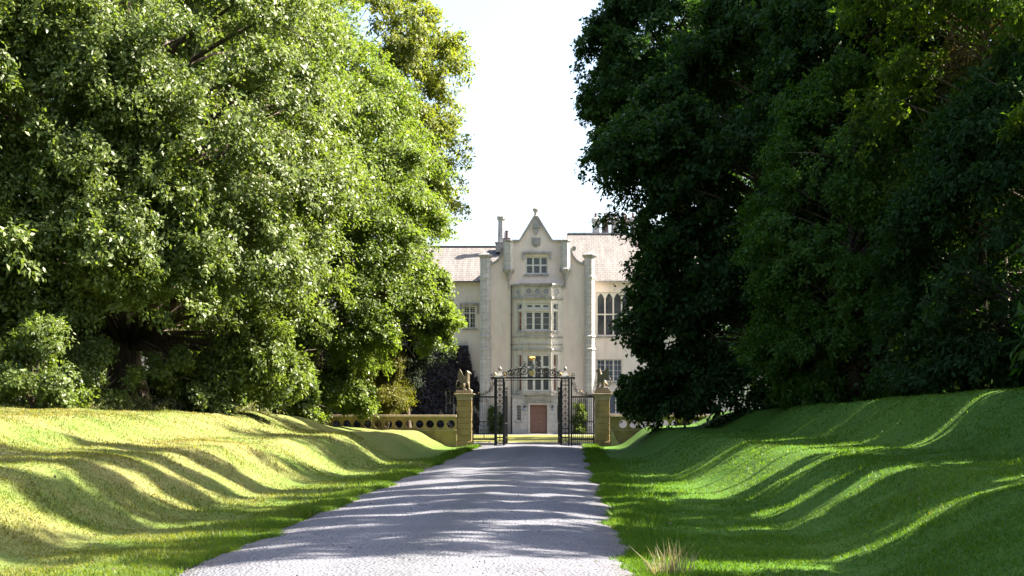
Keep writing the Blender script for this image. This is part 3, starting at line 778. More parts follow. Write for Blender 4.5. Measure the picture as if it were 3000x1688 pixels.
# ------------------------------------------------------------------ balustraded walls
def balustrade(xa, xb, label, first):
    t = thing('balustrade_wall', ((xa+xb)/2, YG-.6, 0), label, 'wall', 'low walls pierced with round openings')
    y0, y1 = YG-.78, YG-.48
    b = MB(); b.box(xa, xb, y0, y1, -.15, .92); 
    b.build('wall_base', M['pier'], t)
    b = MB(); b.box(xa, xb, y0-.05, y1+.05, .921, .99); b.build('string_course', M['coping'], t, bevel=.01)
    b = MB(); b.box(xa, xb, y0-.09, y1+.09, 1.68, 1.76); b.box(xa, xb, y0-.05, y1+.05, 1.761, 1.82); b.build('coping', M['coping'], t, bevel=.01)
    b = MB(); s = .581; r = .225; zc = 1.30; z0, z1 = .991, 1.679
    n = 24
    xc = first; cells = []
    while xc + s/2 > xa: xc -= s
    edge = xa; xc += s
    cs = []
    while xc + s/2 <= xb + 1e-6:
        if xc - s/2 >= xa - 1e-6: cs.append(xc)
        xc += s
    def ring(c):
        L_, R_ = c-s/2, c+s/2
        def bd(a):
            ca, sa = math.cos(a), math.sin(a); t_ = 1e9
            if ca > 1e-9: t_ = min(t_, (R_-c)/ca)
            if ca < -1e-9: t_ = min(t_, (L_-c)/ca)
            if sa > 1e-9: t_ = min(t_, (z1-zc)/sa)
            if sa < -1e-9: t_ = min(t_, (z0-zc)/sa)
            return c+ca*t_, zc+sa*t_
        angs = sorted([2*PI*i/n for i in range(n)] + [math.atan2(z-zc, x-c) % (2*PI) for x in (L_,R_) for z in (z0,z1)])
        m = len(angs); v = []
        for y in (y0, y1):
            for a in angs: v.append((c+r*math.cos(a), y, zc+r*math.sin(a)))
            for a in angs: q = bd(a); v.append((q[0], y, q[1]))
        f = []
        for i in range(m):
            j = (i+1) % m
            f.append((i, j, m+j, m+i)[::-1] if False else (i, m+i, m+j, j))
            f.append((2*m+i, 2*m+j, 3*m+j, 3*m+i))
            f.append((i, j, 2*m+j, 2*m+i))
        b.add(v, f)
        # raised rim
        for q in range(n):
            pass
    for c in cs: ring(c)
    if cs[0]-s/2 > xa+.01: b.box(xa, cs[0]-s/2, y0, y1, z0, z1)
    if cs[-1]+s/2 < xb-.01: b.box(cs[-1]+s/2, xb, y0, y1, z0, z1)
    b.build('pierced_panel', M['pier'], t)
    return t
YW = YG-.6
balustrade(-13.6, PL-.41, 'ochre stone wall pierced by round openings left of the gateway', hx(1320.5, 79.2))
balustrade(PR+.41, 14.2, 'ochre stone wall pierced by round openings under the dark tree right of the gateway', hx(1795, 79.2))
b = MB(); b.prism_y([(PR+.47,-.1),(PR+1.25,-.1),(PR+1.1,.12),(PR+.85,.3),(PR+.7,.55),(PR+.6,.85),(PR+.47,.9)], YG-1.05, YG-.79)
tag(b.build('scroll_buttress', M['coping'], bevel=.01), 'small curved stone buttress at the foot of the right gate pier', 'buttress')

# ------------------------------------------------------------------ iron gate screen
gate = thing('iron_gate', (gx(1560), YG, 0), 'black wrought iron entrance gates standing open under a gilded overthrow between two stone piers', 'gate')
def spiral(cx, cz, r, a0, turns, y, n=18, r_end=.15):
    return [(cx + r*(1-(1-r_end)*i/n)*math.cos(a0+turns*2*PI*i/n), y, cz + r*(1-(1-r_end)*i/n)*math.sin(a0+turns*2*PI*i/n)) for i in range(n+1)]
def scroll_S(mb, x, z, w, h, y, rad=.014, flip=1):
    mb.tube(spiral(x+flip*w*.22, z+h*.25, h*.24, PI*1.5 if flip > 0 else PI*1.5, flip*1.4, y, 16), rad, 4)
    mb.tube(spiral(x-flip*w*.22, z-h*.25, h*.24, PI*.5, flip*1.4, y, 16), rad, 4)
def leafs(mb, pts, y, s=.05):
    for (x, z, a) in pts:
        ca, sa = math.cos(a), math.sin(a)
        q = [(0,0),(s*.5,s*.45),(s*1.6,0),(s*.5,-s*.45)]
        mb.add([(x+ca*u-sa*w, y-.02, z+sa*u+ca*w) for u, w in q] + [(x+s*.6*ca, y-.045, z+s*.6*sa)], [(4,1,0),(4,2,1),(4,3,2),(4,0,3)])
ztop = gz(1107)
posts = (gx(1464.5), gx(1656))
for pi_, cx in enumerate(posts):
    w = .205; b = MB()
    for sx in (-1, 1):
        for sy in (-1, 1): b.box(cx+sx*w-.042, cx+sx*w+.042, YG+sy*w-.042, YG+sy*w+.042, 0, ztop)
    for z in (.08, .52, 1.0, 3.46, ztop-.06):
        for sy in (-1, 1): b.box(cx-w, cx+w, YG+sy*w-.022, YG+sy*w+.022, z, z+.05)
        for sx in (-1, 1): b.box(cx+sx*w-.022, cx+sx*w+.022, YG-w, YG+w, z, z+.05)
    post = b.build('gate_post', M['iron'], gate)
    b = MB()
    for sy in (-1, 1):
        y = YG+sy*w
        b.tube([(cx, y, .1), (cx, y, ztop)], .014, 4)
        for k in range(7):
            z = 1.2 + k*.33; scroll_S(b, cx-.09, z, .16, .30, y, .011, 1); scroll_S(b, cx+.09, z, .16, .30, y, .011, -1)
        for z in (.3, .76, 3.7): 
            b.tube(spiral(cx-.09, z, .085, 0, 1.3, y), .011, 4); b.tube(spiral(cx+.09, z, .085, PI, -1.3, y), .011, 4)
    for sx in (-1, 1):
        x = cx+sx*w
        b.tube([(x, YG, .1), (x, YG, ztop)], .014, 4)
        for k in range(7):
            z = 1.2+k*.33
            b.tube([(x, YG + .09*math.cos(q), z + .14*math.sin(q)) for q in [2*PI*i/12 for i in range(13)]], .011, 4)
    b.build('post_scrollwork', M['iron'], post)
    b = MB()
    leafs(b, [(cx+sg*.05, 1.2+k*.33, PI/2*(1-sg)) for k in range(7) for sg in (-1,1)], YG-w-.01, .035)
    b.build('gilt_leaves', M['gold'], post)
    b = MB(); b.box(cx-.28, cx+.28, YG-.28, YG+.28, ztop, ztop+.05)
    b.lathe(cx, YG, [(.33,ztop+.05),(.29,ztop+.12),(.17,ztop+.24),(.09,ztop+.34),(.05,ztop+.40)], 4, PI/4)
    b.lathe(cx, YG, [(.03,ztop+.40),(.075,ztop+.44),(.10,ztop+.51),(.085,ztop+.58),(.04,ztop+.62),(.03,ztop+.68)], 8)
    o = b.build('cap', M['silver'], post)
    for sg in (-1, 1):
        for yy in (-.2, .2):
            b = MB(); b.tube([(cx+sg*.30,YG+yy,ztop+.06),(cx+sg*.33,YG+yy,ztop+.16),(cx+sg*.25,YG+yy,ztop+.27),(cx+sg*.20,YG+yy,ztop+.20)], .022, 5)
            b.build('gilt_scroll', M['gold'], o)
# overthrow
xa, xb = gx(1437), gx(1685)
b = MB(); b.box(xa, xb, YG-.035, YG+.035, ztop-.045, ztop+.045); b.box(posts[0]+.25, posts[1]-.25, YG-.02, YG+.02, ztop-.16, ztop-.13)
for xx, sg in ((xa, -1), (xb, 1)): b.tube(spiral(xx-sg*.10, ztop+.16, .13, -PI/2, -sg*1.3, YG), .02, 5)
ot = b.build('overthrow', M['iron'], gate)
b = MB(); gc = gx(1558); mid = ztop+.04
for sg in (-1, 1):
    for (ox, r, dz) in ((1.55,.15,.20),(1.20,.20,.24),(.82,.25,.28),(.45,.27,.34)):
        b.tube(spiral(gc+sg*ox, mid+dz, r, PI/2-sg*.3, sg*1.8, YG, 22), .024, 4)
        b.tube([(gc+sg*(ox-.05),YG,mid),(gc+sg*(ox+.02),YG,mid+dz*.5),(gc+sg*(ox-.12),YG,mid+dz+r)], .014, 4)
        b.tube(spiral(gc+sg*(ox+.17), mid+.10, .09, 0, -sg*1.5, YG-.01), .012, 4)
    b.tube([(gc+sg*1.7,YG,mid+.04),(gc+sg*1.3,YG,mid+.36),(gc+sg*.9,YG,mid+.44),(gc+sg*.55,YG,mid+.50),(gc+sg*.34,YG,mid+.74)], .024, 5)
    b.tube(spiral(gc+sg*.42, mid+.80, .13, 0, sg*1.5, YG), .014, 4)
b.build('overthrow_scrollwork', M['iron'], ot)
b = MB()
leafs(b, [(gc+sg*ox, mid+dz, a) for sg in (-1,1) for ox, dz, a in ((1.18,.22,1.2),(.80,.26,1.8),(.72,.48,.9),(.42,.5,.4))], YG, .06)
b.build('gilt_leaves', M['gold'], ot)
b = MB(); b.prism_y([(gc,mid+.03),(gc+.13,mid+.14),(gc+.16,mid+.36),(gc-.16,mid+.36),(gc-.13,mid+.14)], YG-.06, YG+.03)
b.build('shield', M['gold'], ot)
b = MB(); b.prism_y([(gc-.10,mid+.45),(gc+.14,mid+.45),(gc+.17,mid+.58),(gc+.10,mid+.74),(gc+.02,mid+.80),(gc-.06,mid+.70)], YG-.06, YG+.04)
b.tube([(gc+.15,YG-.02,mid+.40),(gc+.26,YG-.02,mid+.55),(gc+.22,YG-.02,mid+.72),(gc+.27,YG-.02,mid+.88)], [.035,.045,.035,.05], 6)
b.tube([(gc-.15,YG-.02,mid+.40),(gc-.28,YG-.02,mid+.52),(gc-.25,YG-.02,mid+.66)], [.03,.04,.02], 6)
b.build('crest', M['silver'], ot)
b = MB(); cz = mid+.93
b.lathe(gc, YG, [(.12,cz),(.14,cz+.02),(.14,cz+.06),(.12,cz+.07)], 12)
for k in range(6):
    a = 2*PI*k/6; b.lathe(gc+.15*math.cos(a), YG+.15*math.sin(a), [(.02,cz+.07),(.05,cz+.13),(.05,cz+.17),(.01,cz+.22)], 6)
    b.tube([(gc+.13*math.cos(a),YG+.13*math.sin(a),cz+.06),(gc+.15*math.cos(a),YG+.15*math.sin(a),cz+.14)], .025, 5)
b.lathe(gc, YG, [(.10,cz+.07),(.11,cz+.13),(.06,cz+.19),(.02,cz+.24)], 8)
b.build('crown', M['gold'], ot)
# side panels
for sg, xi, xo in ((-1, gx(1450), PL+.47), (1, gx(1674), PR-.47)):
    x0, x1 = min(xi,xo), max(xi,xo); zr = gz(1163.5); b = MB()
    b.box(xi-.042, xi+.042, YG-.042, YG+.042, 0, ztop-.046); b.box(xo-.04, xo+.04, YG-.04, YG+.04, 0, zr+.03)
    for z in (.10, .40, .72, 1.40, zr-.035): 
        h = .09 if z in (.40, zr-.035) else .05
        b.box(x0, x1, YG-.025, YG+.025, z, z+h)
    sp = b.build('side_panel', M['iron'], gate)
    b = MB(); nbars = 11
    for k in range(1, nbars):
        x = x0+(x1-x0)*k/nbars; b.tube([(x,YG,.12),(x,YG,zr)], .012, 4)
    xm = (x0+x1)/2
    for q in (-1, 1):
        b.tube(spiral(xm+q*.17, 2.62, .12, PI/2, q*1.4, YG-.015), .013, 4); b.tube(spiral(xm+q*.2, 1.25, .10, 0, q*1.4, YG-.015), .012, 4)
        b.tube(spiral(xm+q*.13, .95, .11, -PI/2, q*1.4, YG-.015), .012, 4); b.tube(spiral(xm+q*.3, .26, .08, 0, q*1.4, YG-.015), .010, 4)
    b.tube([(xm,YG-.012,.45),(xm,YG-.012,1.4)], .014, 4)
    b.build('panel_bars', M['iron'], sp)
    b = MB()
    # cresting: swept curve from the post down to the rail with scrolls
    w = abs(xo-xi)
    crest = [(xi+sg*(.03+.9*w*(1-math.cos(i/10*PI/2))*1.0), YG, ztop-.15-(ztop-.15-zr-.08)*math.sin(i/10*PI/2)) for i in range(11)]
    b.tube(crest, .017, 4)
    for (u, zz_, r) in ((.14,.75,.12),(.20,.42,.15),(.45,.22,.16),(.70,.16,.12),(.88,.12,.09),(.12,1.0,.07)):
        b.tube(spiral(xi+sg*u*w, zr+zz_, r, PI/2, sg*1.6, YG), .014, 4); b.tube(spiral(xi+sg*(u+.08)*w, zr+zz_*.6, r*.6, 0, -sg*1.4, YG+.01), .012, 4)
    b.build('cresting', M['iron'], sp)
    b = MB(); leafs(b, [(xi+sg*u*w, zr+z_, a) for u, z_, a in ((.15,.7,1),(.25,.45,.4),(.45,.3,1.6),(.55,.16,.2),(.75,.2,1.2),(.35,.12,2.2),(.9,.12,.6))], YG, .06)
    leafs(b, [(xm+u, z_, a) for u, z_, a in ((-.08,2.55,2.5),(.08,2.55,.6),(0,2.4,-1.57),(-.12,1.45,2.8),(.12,1.45,.3),(0,.95,1.57),(0,.85,-1.57),(.1,.9,0),(-.1,.9,PI))], YG, .06)
    b.build('gilt_leaves', M['gold'], sp)
# the two leaves, swung open inwards
for sg, cx in ((1, posts[0]+.26), (-1, posts[1]-.26)):
    b = MB(); Lf = 1.55; ang = math.radians(90-4)
    def Q(u, w=0): return (cx + sg*u*math.cos(ang) , YG+.22 + u*math.sin(ang))
    def bar(u0, u1, z0, z1, t):
        a = Q(u0); c = Q(u1); b.add([(a[0]-t,a[1],z0),(c[0]-t,c[1],z0),(c[0]+t,c[1],z0),(a[0]+t,a[1],z0),(a[0]-t,a[1],z1),(c[0]-t,c[1],z1),(c[0]+t,c[1],z1),(a[0]+t,a[1],z1)],
            [(0,3,2,1),(4,5,6,7),(0,1,5,4),(1,2,6,5),(2,3,7,6),(3,0,4,7)])
    bar(0,.06,.12,ztop-.2,.03); bar(Lf-.06,Lf,.12,ztop-.5,.03)
    for z in (.12,.5,1.3,2.9,3.3): bar(0,Lf,z,z+.05,.022)
    for k in range(1, 11): bar(k*Lf/11-.008, k*Lf/11+.008, .12, 3.3, .008)
    lf = b.build('gate_leaf', M['iron'], gate)
    b = MB()
    for k in range(5):
        u = .15+k*.3; a = Q(u)
        b.tube([(a[0]+sg*.02, a[1]+.12*math.cos(q), 3.1+.13*math.sin(q)) for q in [2*PI*i/10 for i in range(11)]], .012, 4)
    b.build('leaf_scrollwork', M['iron'], lf)

# ------------------------------------------------------------------ leaves and trees
def norm(a): return a / np.maximum(np.linalg.norm(a, axis=-1, keepdims=True), 1e-6)
def leaf_mesh(name, P, A, Nn, L, Wd, mat_, rng):
    """P bases, A axes, Nn approximate normals; each leaf is one folded rhombus"""
    n = len(P)
    B = norm(np.cross(A, Nn)); Nt = np.cross(B, A)
    L = np.asarray(L).reshape(-1, 1); Wd = np.asarray(Wd).reshape(-1, 1)
    m = P + A*L*.48
    v = np.stack([P, m + B*Wd*.5 + Nt*Wd*.12, P + A*L - Nt*L*.10, m - B*Wd*.5 + Nt*Wd*.12], 1).reshape(-1, 3)
    f = np.arange(n*4, dtype=np.int32).reshape(n, 4)
    return npm(name, v, f, mat_)

def crown_points(rng, cx, cy, prof, ry, nb, nt, nl, bs, droop, leaf, zmin=None, back=.5, flat=.6, void=.42):
    ph = rng.uniform(0, 6.28, 4)
    pz = np.array([p[0] for p in prof], float); pr = np.array([p[1] for p in prof], float)
    zz = np.linspace(pz[0], pz[-1], 400); rr = np.interp(zz, pz, pr); wgt = np.maximum(rr, .3)
    z = rng.choice(zz, nb, p=wgt/wgt.sum()) + rng.normal(0, .1, nb)
    th = np.arange(nb)*2.39996 + rng.normal(0, .5, nb)
    r = np.interp(z, pz, pr)
    rad = np.maximum(r - bs*.75, r*.25) * np.sqrt(rng.uniform(.18, 1, nb))**.8
    rad = np.where(rng.random(nb) < .68, np.maximum(r - bs*.75, .2*r)*rng.uniform(.92, 1.04, nb), rad)
    C = np.stack([cx + rad*np.cos(th), cy + rad*np.sin(th)*ry, z], -1)
    size = bs*rng.uniform(.65, 1.3, nb)
    out = np.stack([np.cos(th), np.sin(th)*ry, np.zeros(nb)], -1)
    Ps = []; As = []; Ns = []; Ls = []
    for k in range(nb):
        m = nt
        if C[k,1] > cy + .35*ry*r[k]: m = max(6, int(nt*back))
        u = norm(rng.normal(size=(m, 3)) + np.array([0, 0, .55]) + out[k]*.35)
        q = u * (rng.random((m,1))**.42) * size[k] * np.array([1, 1, flat])
        ho = np.maximum((q*out[k]).sum(1), 0)
        q[:,2] -= droop*ho**1.5
        T = C[k] + q
        d = norm(u*.6 + out[k]*.7 + rng.normal(size=(m,3))*.45 + np.array([0,0,-.25-.5*droop]))
        ln = rng.uniform(.35, .8, m)*bs*.5
        tt = rng.random((m, nl))
        X = T[:,None,:] + d[:,None,:]*(tt*ln[:,None])[...,None] + rng.normal(size=(m,nl,3))*.11*bs**.5
        X[...,2] -= .25*(tt**2)*ln[:,None]*(1+droop)
        A = norm(d[:,None,:]*.55 + rng.normal(size=(m,nl,3))*.65 + np.array([0,0,-.35]))
        Nn = norm(np.array([0,0,1.0]) + out[k]*.8 + u[:,None,:]*.4 + rng.normal(size=(m,nl,3))*.55)
        vd = np.sin(T[:,0]*1.9+ph[0])*np.sin(T[:,2]*2.3+ph[1])+.8*np.sin(T[:,1]*1.7+T[:,0]*.8+ph[2])*np.sin(T[:,2]*1.2-T[:,0]*.9+ph[3])
        ok = vd > -void + rng.normal(0, .12, m)
        X, A, Nn = X[ok], A[ok], Nn[ok]
        Ps.append(X.reshape(-1,3)); As.append(A.reshape(-1,3)); Ns.append(Nn.reshape(-1,3))
    P = np.concatenate(Ps); A = np.concatenate(As); Nn = np.concatenate(Ns)
    L = leaf*rng.uniform(.55, 1.5, len(P))
    keep = np.ones(len(P), bool)
    keep &= P[:,2] > ground_h(P[:,0], P[:,1]) + .05
    if zmin is not None: keep &= P[:,2] > zmin
    return P[keep], A[keep], Nn[keep], L[keep], C, size

def tree(name, label, cat, x, y, H, prof, ry, tr, lm, nb=80, nt=40, nl=45, bs=1.9, droop=.25, leaf=.20, seed=1, group=None, bark='bark', back=.5, flat=.6, aspect=.5, limbs=.8, lean=(0,0), z0=None, extra=None):
    rng = np.random.default_rng(seed)
    zb = float(ground_h(x, y)) - .1 if z0 is None else z0
    t = thing(name, (x, y, zb), label, cat, group)
    P, A, Nn, L, C, size = crown_points(rng, x, y, prof, ry, nb, nt, nl, bs, droop, leaf, back=back, flat=flat)
    if extra:
        for (ex, ey, ez, es, en) in extra:
            pr = [(ez-es*.6, .3), (ez, es*.7), (ez+es*.6, .3)]
            P2, A2, N2, L2, C2, s2 = crown_points(rng, ex, ey, pr, 1, en, nt, nl, es*.7, droop, leaf, back=1, flat=flat)
            P = np.concatenate([P,P2]); A = np.concatenate([A,A2]); Nn = np.concatenate([Nn,N2]); L = np.concatenate([L,L2]); C = np.concatenate([C,C2])
    link('crown', leaf_mesh('crown', P, A, Nn, L, L*aspect, M[lm], rng), t)
    # trunk and limbs
    b = MB(); top = H*.72; pts = []; rads = []
    for i in range(11):
        f = i/10; pts.append((x+lean[0]*f+.12*math.sin(f*7+seed), y+lean[1]*f+.12*math.cos(f*5+seed), zb + f*(top)))
        rads.append(tr*((1-f)**.8*.85+.10) + tr*.55*math.exp(-f*H*.72/.55))
    b.tube(pts, rads, 14)
    for k in range(len(C)):
        if rng.random() > limbs: continue
        c = C[k]; hd = math.hypot(c[0]-x, c[1]-y)
        f = min(.95, max(.14, (c[2]-zb - hd*.55)/top)); i = min(9, int(f*10)); w = f*10-i
        s0 = Vector(pts[i]).lerp(Vector(pts[i+1]), w); r0 = (rads[i]*(1-w)+rads[i+1]*w)*.42
        r0 = min(r0, .03+.015*hd)
        e = Vector(c); m1 = s0.lerp(e, .35) + Vector((0,0,hd*.10)); m2 = s0.lerp(e, .72) + Vector((rng.normal(0,.15),rng.normal(0,.15),hd*.08))
        b.tube([s0, m1, m2, e], [r0, r0*.75, r0*.5, .02], 6)
        for q in range(3):
            a = m2.lerp(e, rng.random()); d = Vector(rng.normal(size=3))*float(size[min(k,len(size)-1)])*.5
            b.tube([a, a+d*.5+Vector((0,0,.1)), a+d], [.03,.02,.008], 4)
    b.build('trunk', M[bark], t, smooth=True)
    return t

GL = 'broadleaf trees on the left bank'; GR = 'shaded trees on the right bank'
# left bank
tree('oak_tree', 'glossy green oak with a thick dark trunk on the left bank, boughs sweeping low', 'tree', -16.7, 57, 24,
     [(4.9,6.5),(6,8.2),(8,9.0),(11,9.3),(14,9.0),(18,8.2),(22,6),(25,2.5)], 1.0, .72, 'leaf_oak', 200, 52, 58, 1.9, .30, .165, 3, GL, back=.3,
     extra=[(-12.6,54.5,3.6,1.7,6),(-11.2,54.5,4.4,1.8,6),(-13.9,53,3.9,1.2,4),(-19.4,53,4.2,1.6,5),(-21,54,4.0,1.8,5),(-10.4,56,3.5,1.5,4),(-14.5,50.5,13,2.4,12),(-13.5,50.5,10.2,2.1,9),(-17.5,49.5,15.5,2.4,10),(-15,49.3,7.6,2.3,12),(-17.5,49.2,9.6,2.2,9),(-12.6,50.6,7.2,2.0,8)])
tree('beech_tree', 'bright green tree with drooping outer sprays on the left bank, nearest the balustrade', 'tree', -15.2, 75.5, 25,
     [(4.6,5.6),(5.6,7.0),(7.1,9.3),(9.4,9.5),(11,10.1),(13.1,10.3),(15.6,10.0),(18.4,8.3),(21.6,6.4),(24.9,4.2),(27,1.5)], .75, .62, 'leaf_bright', 220, 50, 54, 1.95, .32, .175, 5, GL, back=.3,
     extra=[(-5.7,75.5,6.5,1.4,6),(-6.2,75.5,8.6,1.4,5),(-12.2,68,3.4,1.7,7),(-11.0,72,2.9,1.2,5),(-12.2,70,2.2,1.2,5),(-12.8,66.5,2.4,1.0,3),(-8.8,72,6.2,1.5,5),(-9.9,73.5,2.6,1.2,6),(-10.4,73.5,3.8,1.3,6)])
tree('maple_tree', 'tall yellowish tree behind the balustrade, top of the left canopy against the sky', 'tree', -14.5, 91, 33,
     [(12,6),(15,8.5),(19.4,10.0),(21.5,8.2),(23,9.6),(25.5,9.9),(28,7.5),(31,4.5),(33.5,1.0)], .8, .5, 'leaf_yellow', 170, 42, 42, 1.9, .30, .23, 8, GL)
tree('oak_tree', 'dark leaved oak cut off by the left edge of the photo', 'tree', -24.5, 50, 21,
     [(3.0,4.0),(5,7.2),(9,7.8),(14,7.2),(18,5.5),(21,2)], 1.0, .5, 'leaf_oak', 120, 44, 42, 2.0, .28, .22, 12, GL)
tree('ash_tree', 'leafy green tree filling the gap between the oak and the beech on the left bank', 'tree', -18.5, 74, 28,
     [(6,5),(10,7.5),(15,8.5),(20,8),(25,5.5),(28,2)], .8, .5, 'leaf_bright', 110, 38, 38, 2.1, .26, .25, 15, GL)
tree('yew_tree', 'small dark yew seen through the sprays above the balustrade on the left', 'tree', -7.9, 83, 11,
     [(4.0,1.2),(5.5,2.1),(7.5,2.6),(9,2.2),(10.6,.9)], .9, .22, 'leaf_yew', 50, 40, 45, 1.0, .1, .15, 21, None, aspect=.3, z0=-.1)
# right bank
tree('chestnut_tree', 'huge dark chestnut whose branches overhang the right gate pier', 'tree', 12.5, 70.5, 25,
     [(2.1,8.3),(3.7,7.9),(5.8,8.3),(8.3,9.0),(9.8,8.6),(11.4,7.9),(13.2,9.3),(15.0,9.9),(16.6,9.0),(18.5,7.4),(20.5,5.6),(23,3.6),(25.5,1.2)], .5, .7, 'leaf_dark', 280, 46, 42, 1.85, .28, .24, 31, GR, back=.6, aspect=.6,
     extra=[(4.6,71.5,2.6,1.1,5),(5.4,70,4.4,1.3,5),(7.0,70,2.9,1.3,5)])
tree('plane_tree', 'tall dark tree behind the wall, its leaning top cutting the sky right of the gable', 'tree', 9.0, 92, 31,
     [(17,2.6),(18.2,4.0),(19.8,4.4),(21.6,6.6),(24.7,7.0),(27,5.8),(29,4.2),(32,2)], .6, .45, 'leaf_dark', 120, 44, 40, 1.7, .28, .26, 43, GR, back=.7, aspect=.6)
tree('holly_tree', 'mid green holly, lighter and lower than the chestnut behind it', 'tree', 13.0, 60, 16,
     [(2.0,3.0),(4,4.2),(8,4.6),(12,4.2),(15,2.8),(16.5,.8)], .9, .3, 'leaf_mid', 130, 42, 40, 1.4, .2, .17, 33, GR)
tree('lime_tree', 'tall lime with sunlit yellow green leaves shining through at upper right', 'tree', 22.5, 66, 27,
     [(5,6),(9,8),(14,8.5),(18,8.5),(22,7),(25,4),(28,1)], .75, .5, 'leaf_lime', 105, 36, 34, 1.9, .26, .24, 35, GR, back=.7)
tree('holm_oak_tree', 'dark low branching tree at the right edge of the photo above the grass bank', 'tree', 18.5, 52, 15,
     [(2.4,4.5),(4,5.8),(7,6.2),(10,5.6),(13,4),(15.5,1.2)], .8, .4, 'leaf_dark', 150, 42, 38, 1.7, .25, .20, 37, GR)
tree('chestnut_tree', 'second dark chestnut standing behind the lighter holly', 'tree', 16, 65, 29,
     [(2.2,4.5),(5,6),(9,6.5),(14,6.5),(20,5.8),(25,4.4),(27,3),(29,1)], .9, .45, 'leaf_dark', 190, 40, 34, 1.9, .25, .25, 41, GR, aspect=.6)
tree('lime_tree', 'nearer lime whose lit yellow green leaves hang in at the top right', 'tree', 17.3, 56, 29,
     [(9.5,2.5),(12,4.4),(16,5.2),(21,5.0),(26,3.6),(29,1.2)], .75, .3, 'leaf_lime', 110, 32, 30, 1.6, .3, .21, 47, GR, back=.8)
tree('lime_tree', 'thin crowned lime cut by the right edge, high above the dark holm oak', 'tree', 19.5, 47.5, 28,
     [(9,2.5),(12,4.0),(16,4.6),(21,4.4),(25.5,3.2),(28.5,.8)], .95, .28, 'leaf_lime', 70, 34, 32, 1.6, .3, .21, 48, GR, back=.9)
tree('larch_tree', 'thin browned larch with bare pale twigs at the top right corner', 'tree', 18.6, 57.5, 24,
     [(13,1.6),(16,2.6),(19,3.2),(22,2.6),(25,1.0)], .9, .22, 'leaf_brown', 46, 26, 30, 1.3, .35, .17, 39, GR, bark='bark_pale', aspect=.25)
# unseen trees beyond the right edge, added and shaped to throw shade over the drive
GO = 'unseen trees added for shade beyond the right edge'
OFF = [(16.0,25.9,25,4.6,76,3.5,.62,'tall shade tree out of frame, shading the middle of the drive'),
       (15.2,32.4,30,3.0,60,9.0,.26,'narrow flattened shade tree out of frame right, just before the lit strip of drive'),
       (15.6,35.2,30,2.2,34,12.0,.14,'thin flattened shade tree out of frame right, beside the lit strip of drive'),
       (14.9,29.6,31,2.4,36,12.0,.14,'thin flattened shade tree out of frame between two broader ones'),
       (14.9,31.0,9.5,4.0,56,3.0,.85,'low bushy shade tree out of frame shading the right bank'),
       (18.6,42.6,12.5,4.0,70,3.0,.8,'low shade tree out of frame right, level with the lit strip of drive'),
       (16.6,37.6,9.8,3.4,60,2.8,.85,'low round shade tree out of frame at the head of the right bank'),
       (11.8,17.5,11.5,3.7,56,2.6,.85,'shade tree out of frame, shading the near right bank'),
       (16.8,38.2,30,2.4,34,15.0,.13,'thin tall flattened shade tree out of frame, level with the end of the lit strip'),
       (17.2,41.2,31,2.6,38,17.0,.16,'thin very tall flattened shade tree out of frame near the lime'),
       (16.5,14.0,28,3.2,34,9.0,.4,'tall shade tree out of frame beside the camera')]
for i, (x, y, H, r, nb, zl, ryf, lb) in enumerate(OFF):
    tree('shade_tree', lb, 'tree', x, y, H, [(zl,r*.75),(zl+2,r),(H*.45,r),(H*.8,r*.8),(H,.5)], ryf, .16 if ryf < .3 else .28, 'leaf_mid', nb, 24, 28, 1.5 if ryf > .3 else .9, .2, .27, 50+i, GO, back=1, limbs=.5)

# ------------------------------------------------------------------ shrubs
def shrub(name, label, x, y, h, r, lm, seed, nb=26, nt=30, nl=36, leaf=.13, bs=.7, group=None, ry=1.0, aspect=.5, z0=None, cat='shrub', low=.15):
    rng = np.random.default_rng(seed); zb = float(ground_h(x, y)) - .03 if z0 is None else z0
    t = thing(name, (x, y, zb), label, cat, group)
    P, A, Nn, L, C, size = crown_points(rng, x, y, [(zb+low,r*.75),(zb+max(h*.4,low+.4),r),(zb+h*.75,r*.8),(zb+h,r*.25)], ry, nb, nt, nl, bs, .15, leaf, back=.7)
    link('foliage', leaf_mesh('foliage', P, A, Nn, L, L*aspect, M[lm], rng), t)
    b = MB()
    for k in range(len(C)): b.tube([(x+rng.normal(0,.08),y+rng.normal(0,.08),zb), tuple(.5*(np.array([x,y,zb])+C[k])+np.array([0,0,.12])), tuple(C[k])], [.035,.025,.01], 5)
    b.build('stem', M['bark'], t); return t
GS = 'shrubs under the left trees'
shrub('golden_yew', 'bronze and gold yew bush rising behind the left balustrade', -9.3, 81.6, 6.0, 1.55, 'leaf_gold', 61, 70, 36, 40, .13, .8, aspect=.3, z0=-.1, low=2.0)
shrub('laurel_shrub', 'glossy laurel at the far left on top of the bank', -16.4, 46.0, 2.5, 1.6, 'leaf_oak', 63, 36, group=GS)
shrub('laurel_shrub', 'glossy laurel just left of the thick dark trunk', -15.9, 50.0, 2.2, 1.4, 'leaf_oak', 64, 32, group=GS)
shrub('laurel_shrub', 'wide laurel behind the thick dark trunk', -20.0, 60.0, 3.6, 2.4, 'leaf_oak', 65, 40, group=GS)
shrub('laurel_shrub', 'laurel between the two left trunks', -15.2, 64.5, 2.6, 1.9, 'leaf_bright', 66, 36, group=GS)
shrub('laurel_shrub', 'laurel right of the paler forked trunk at the balustrade end', -12.4, 71.5, 2.2, 1.4, 'leaf_bright', 67, 30, group=GS)
shrub('laurel_shrub', 'dark laurel deep behind the paler trunk', -18.5, 76.0, 3.8, 2.8, 'leaf_yew', 68, 40, group=GS, leaf=.18)
GH = 'dark shrubs under the right trees'
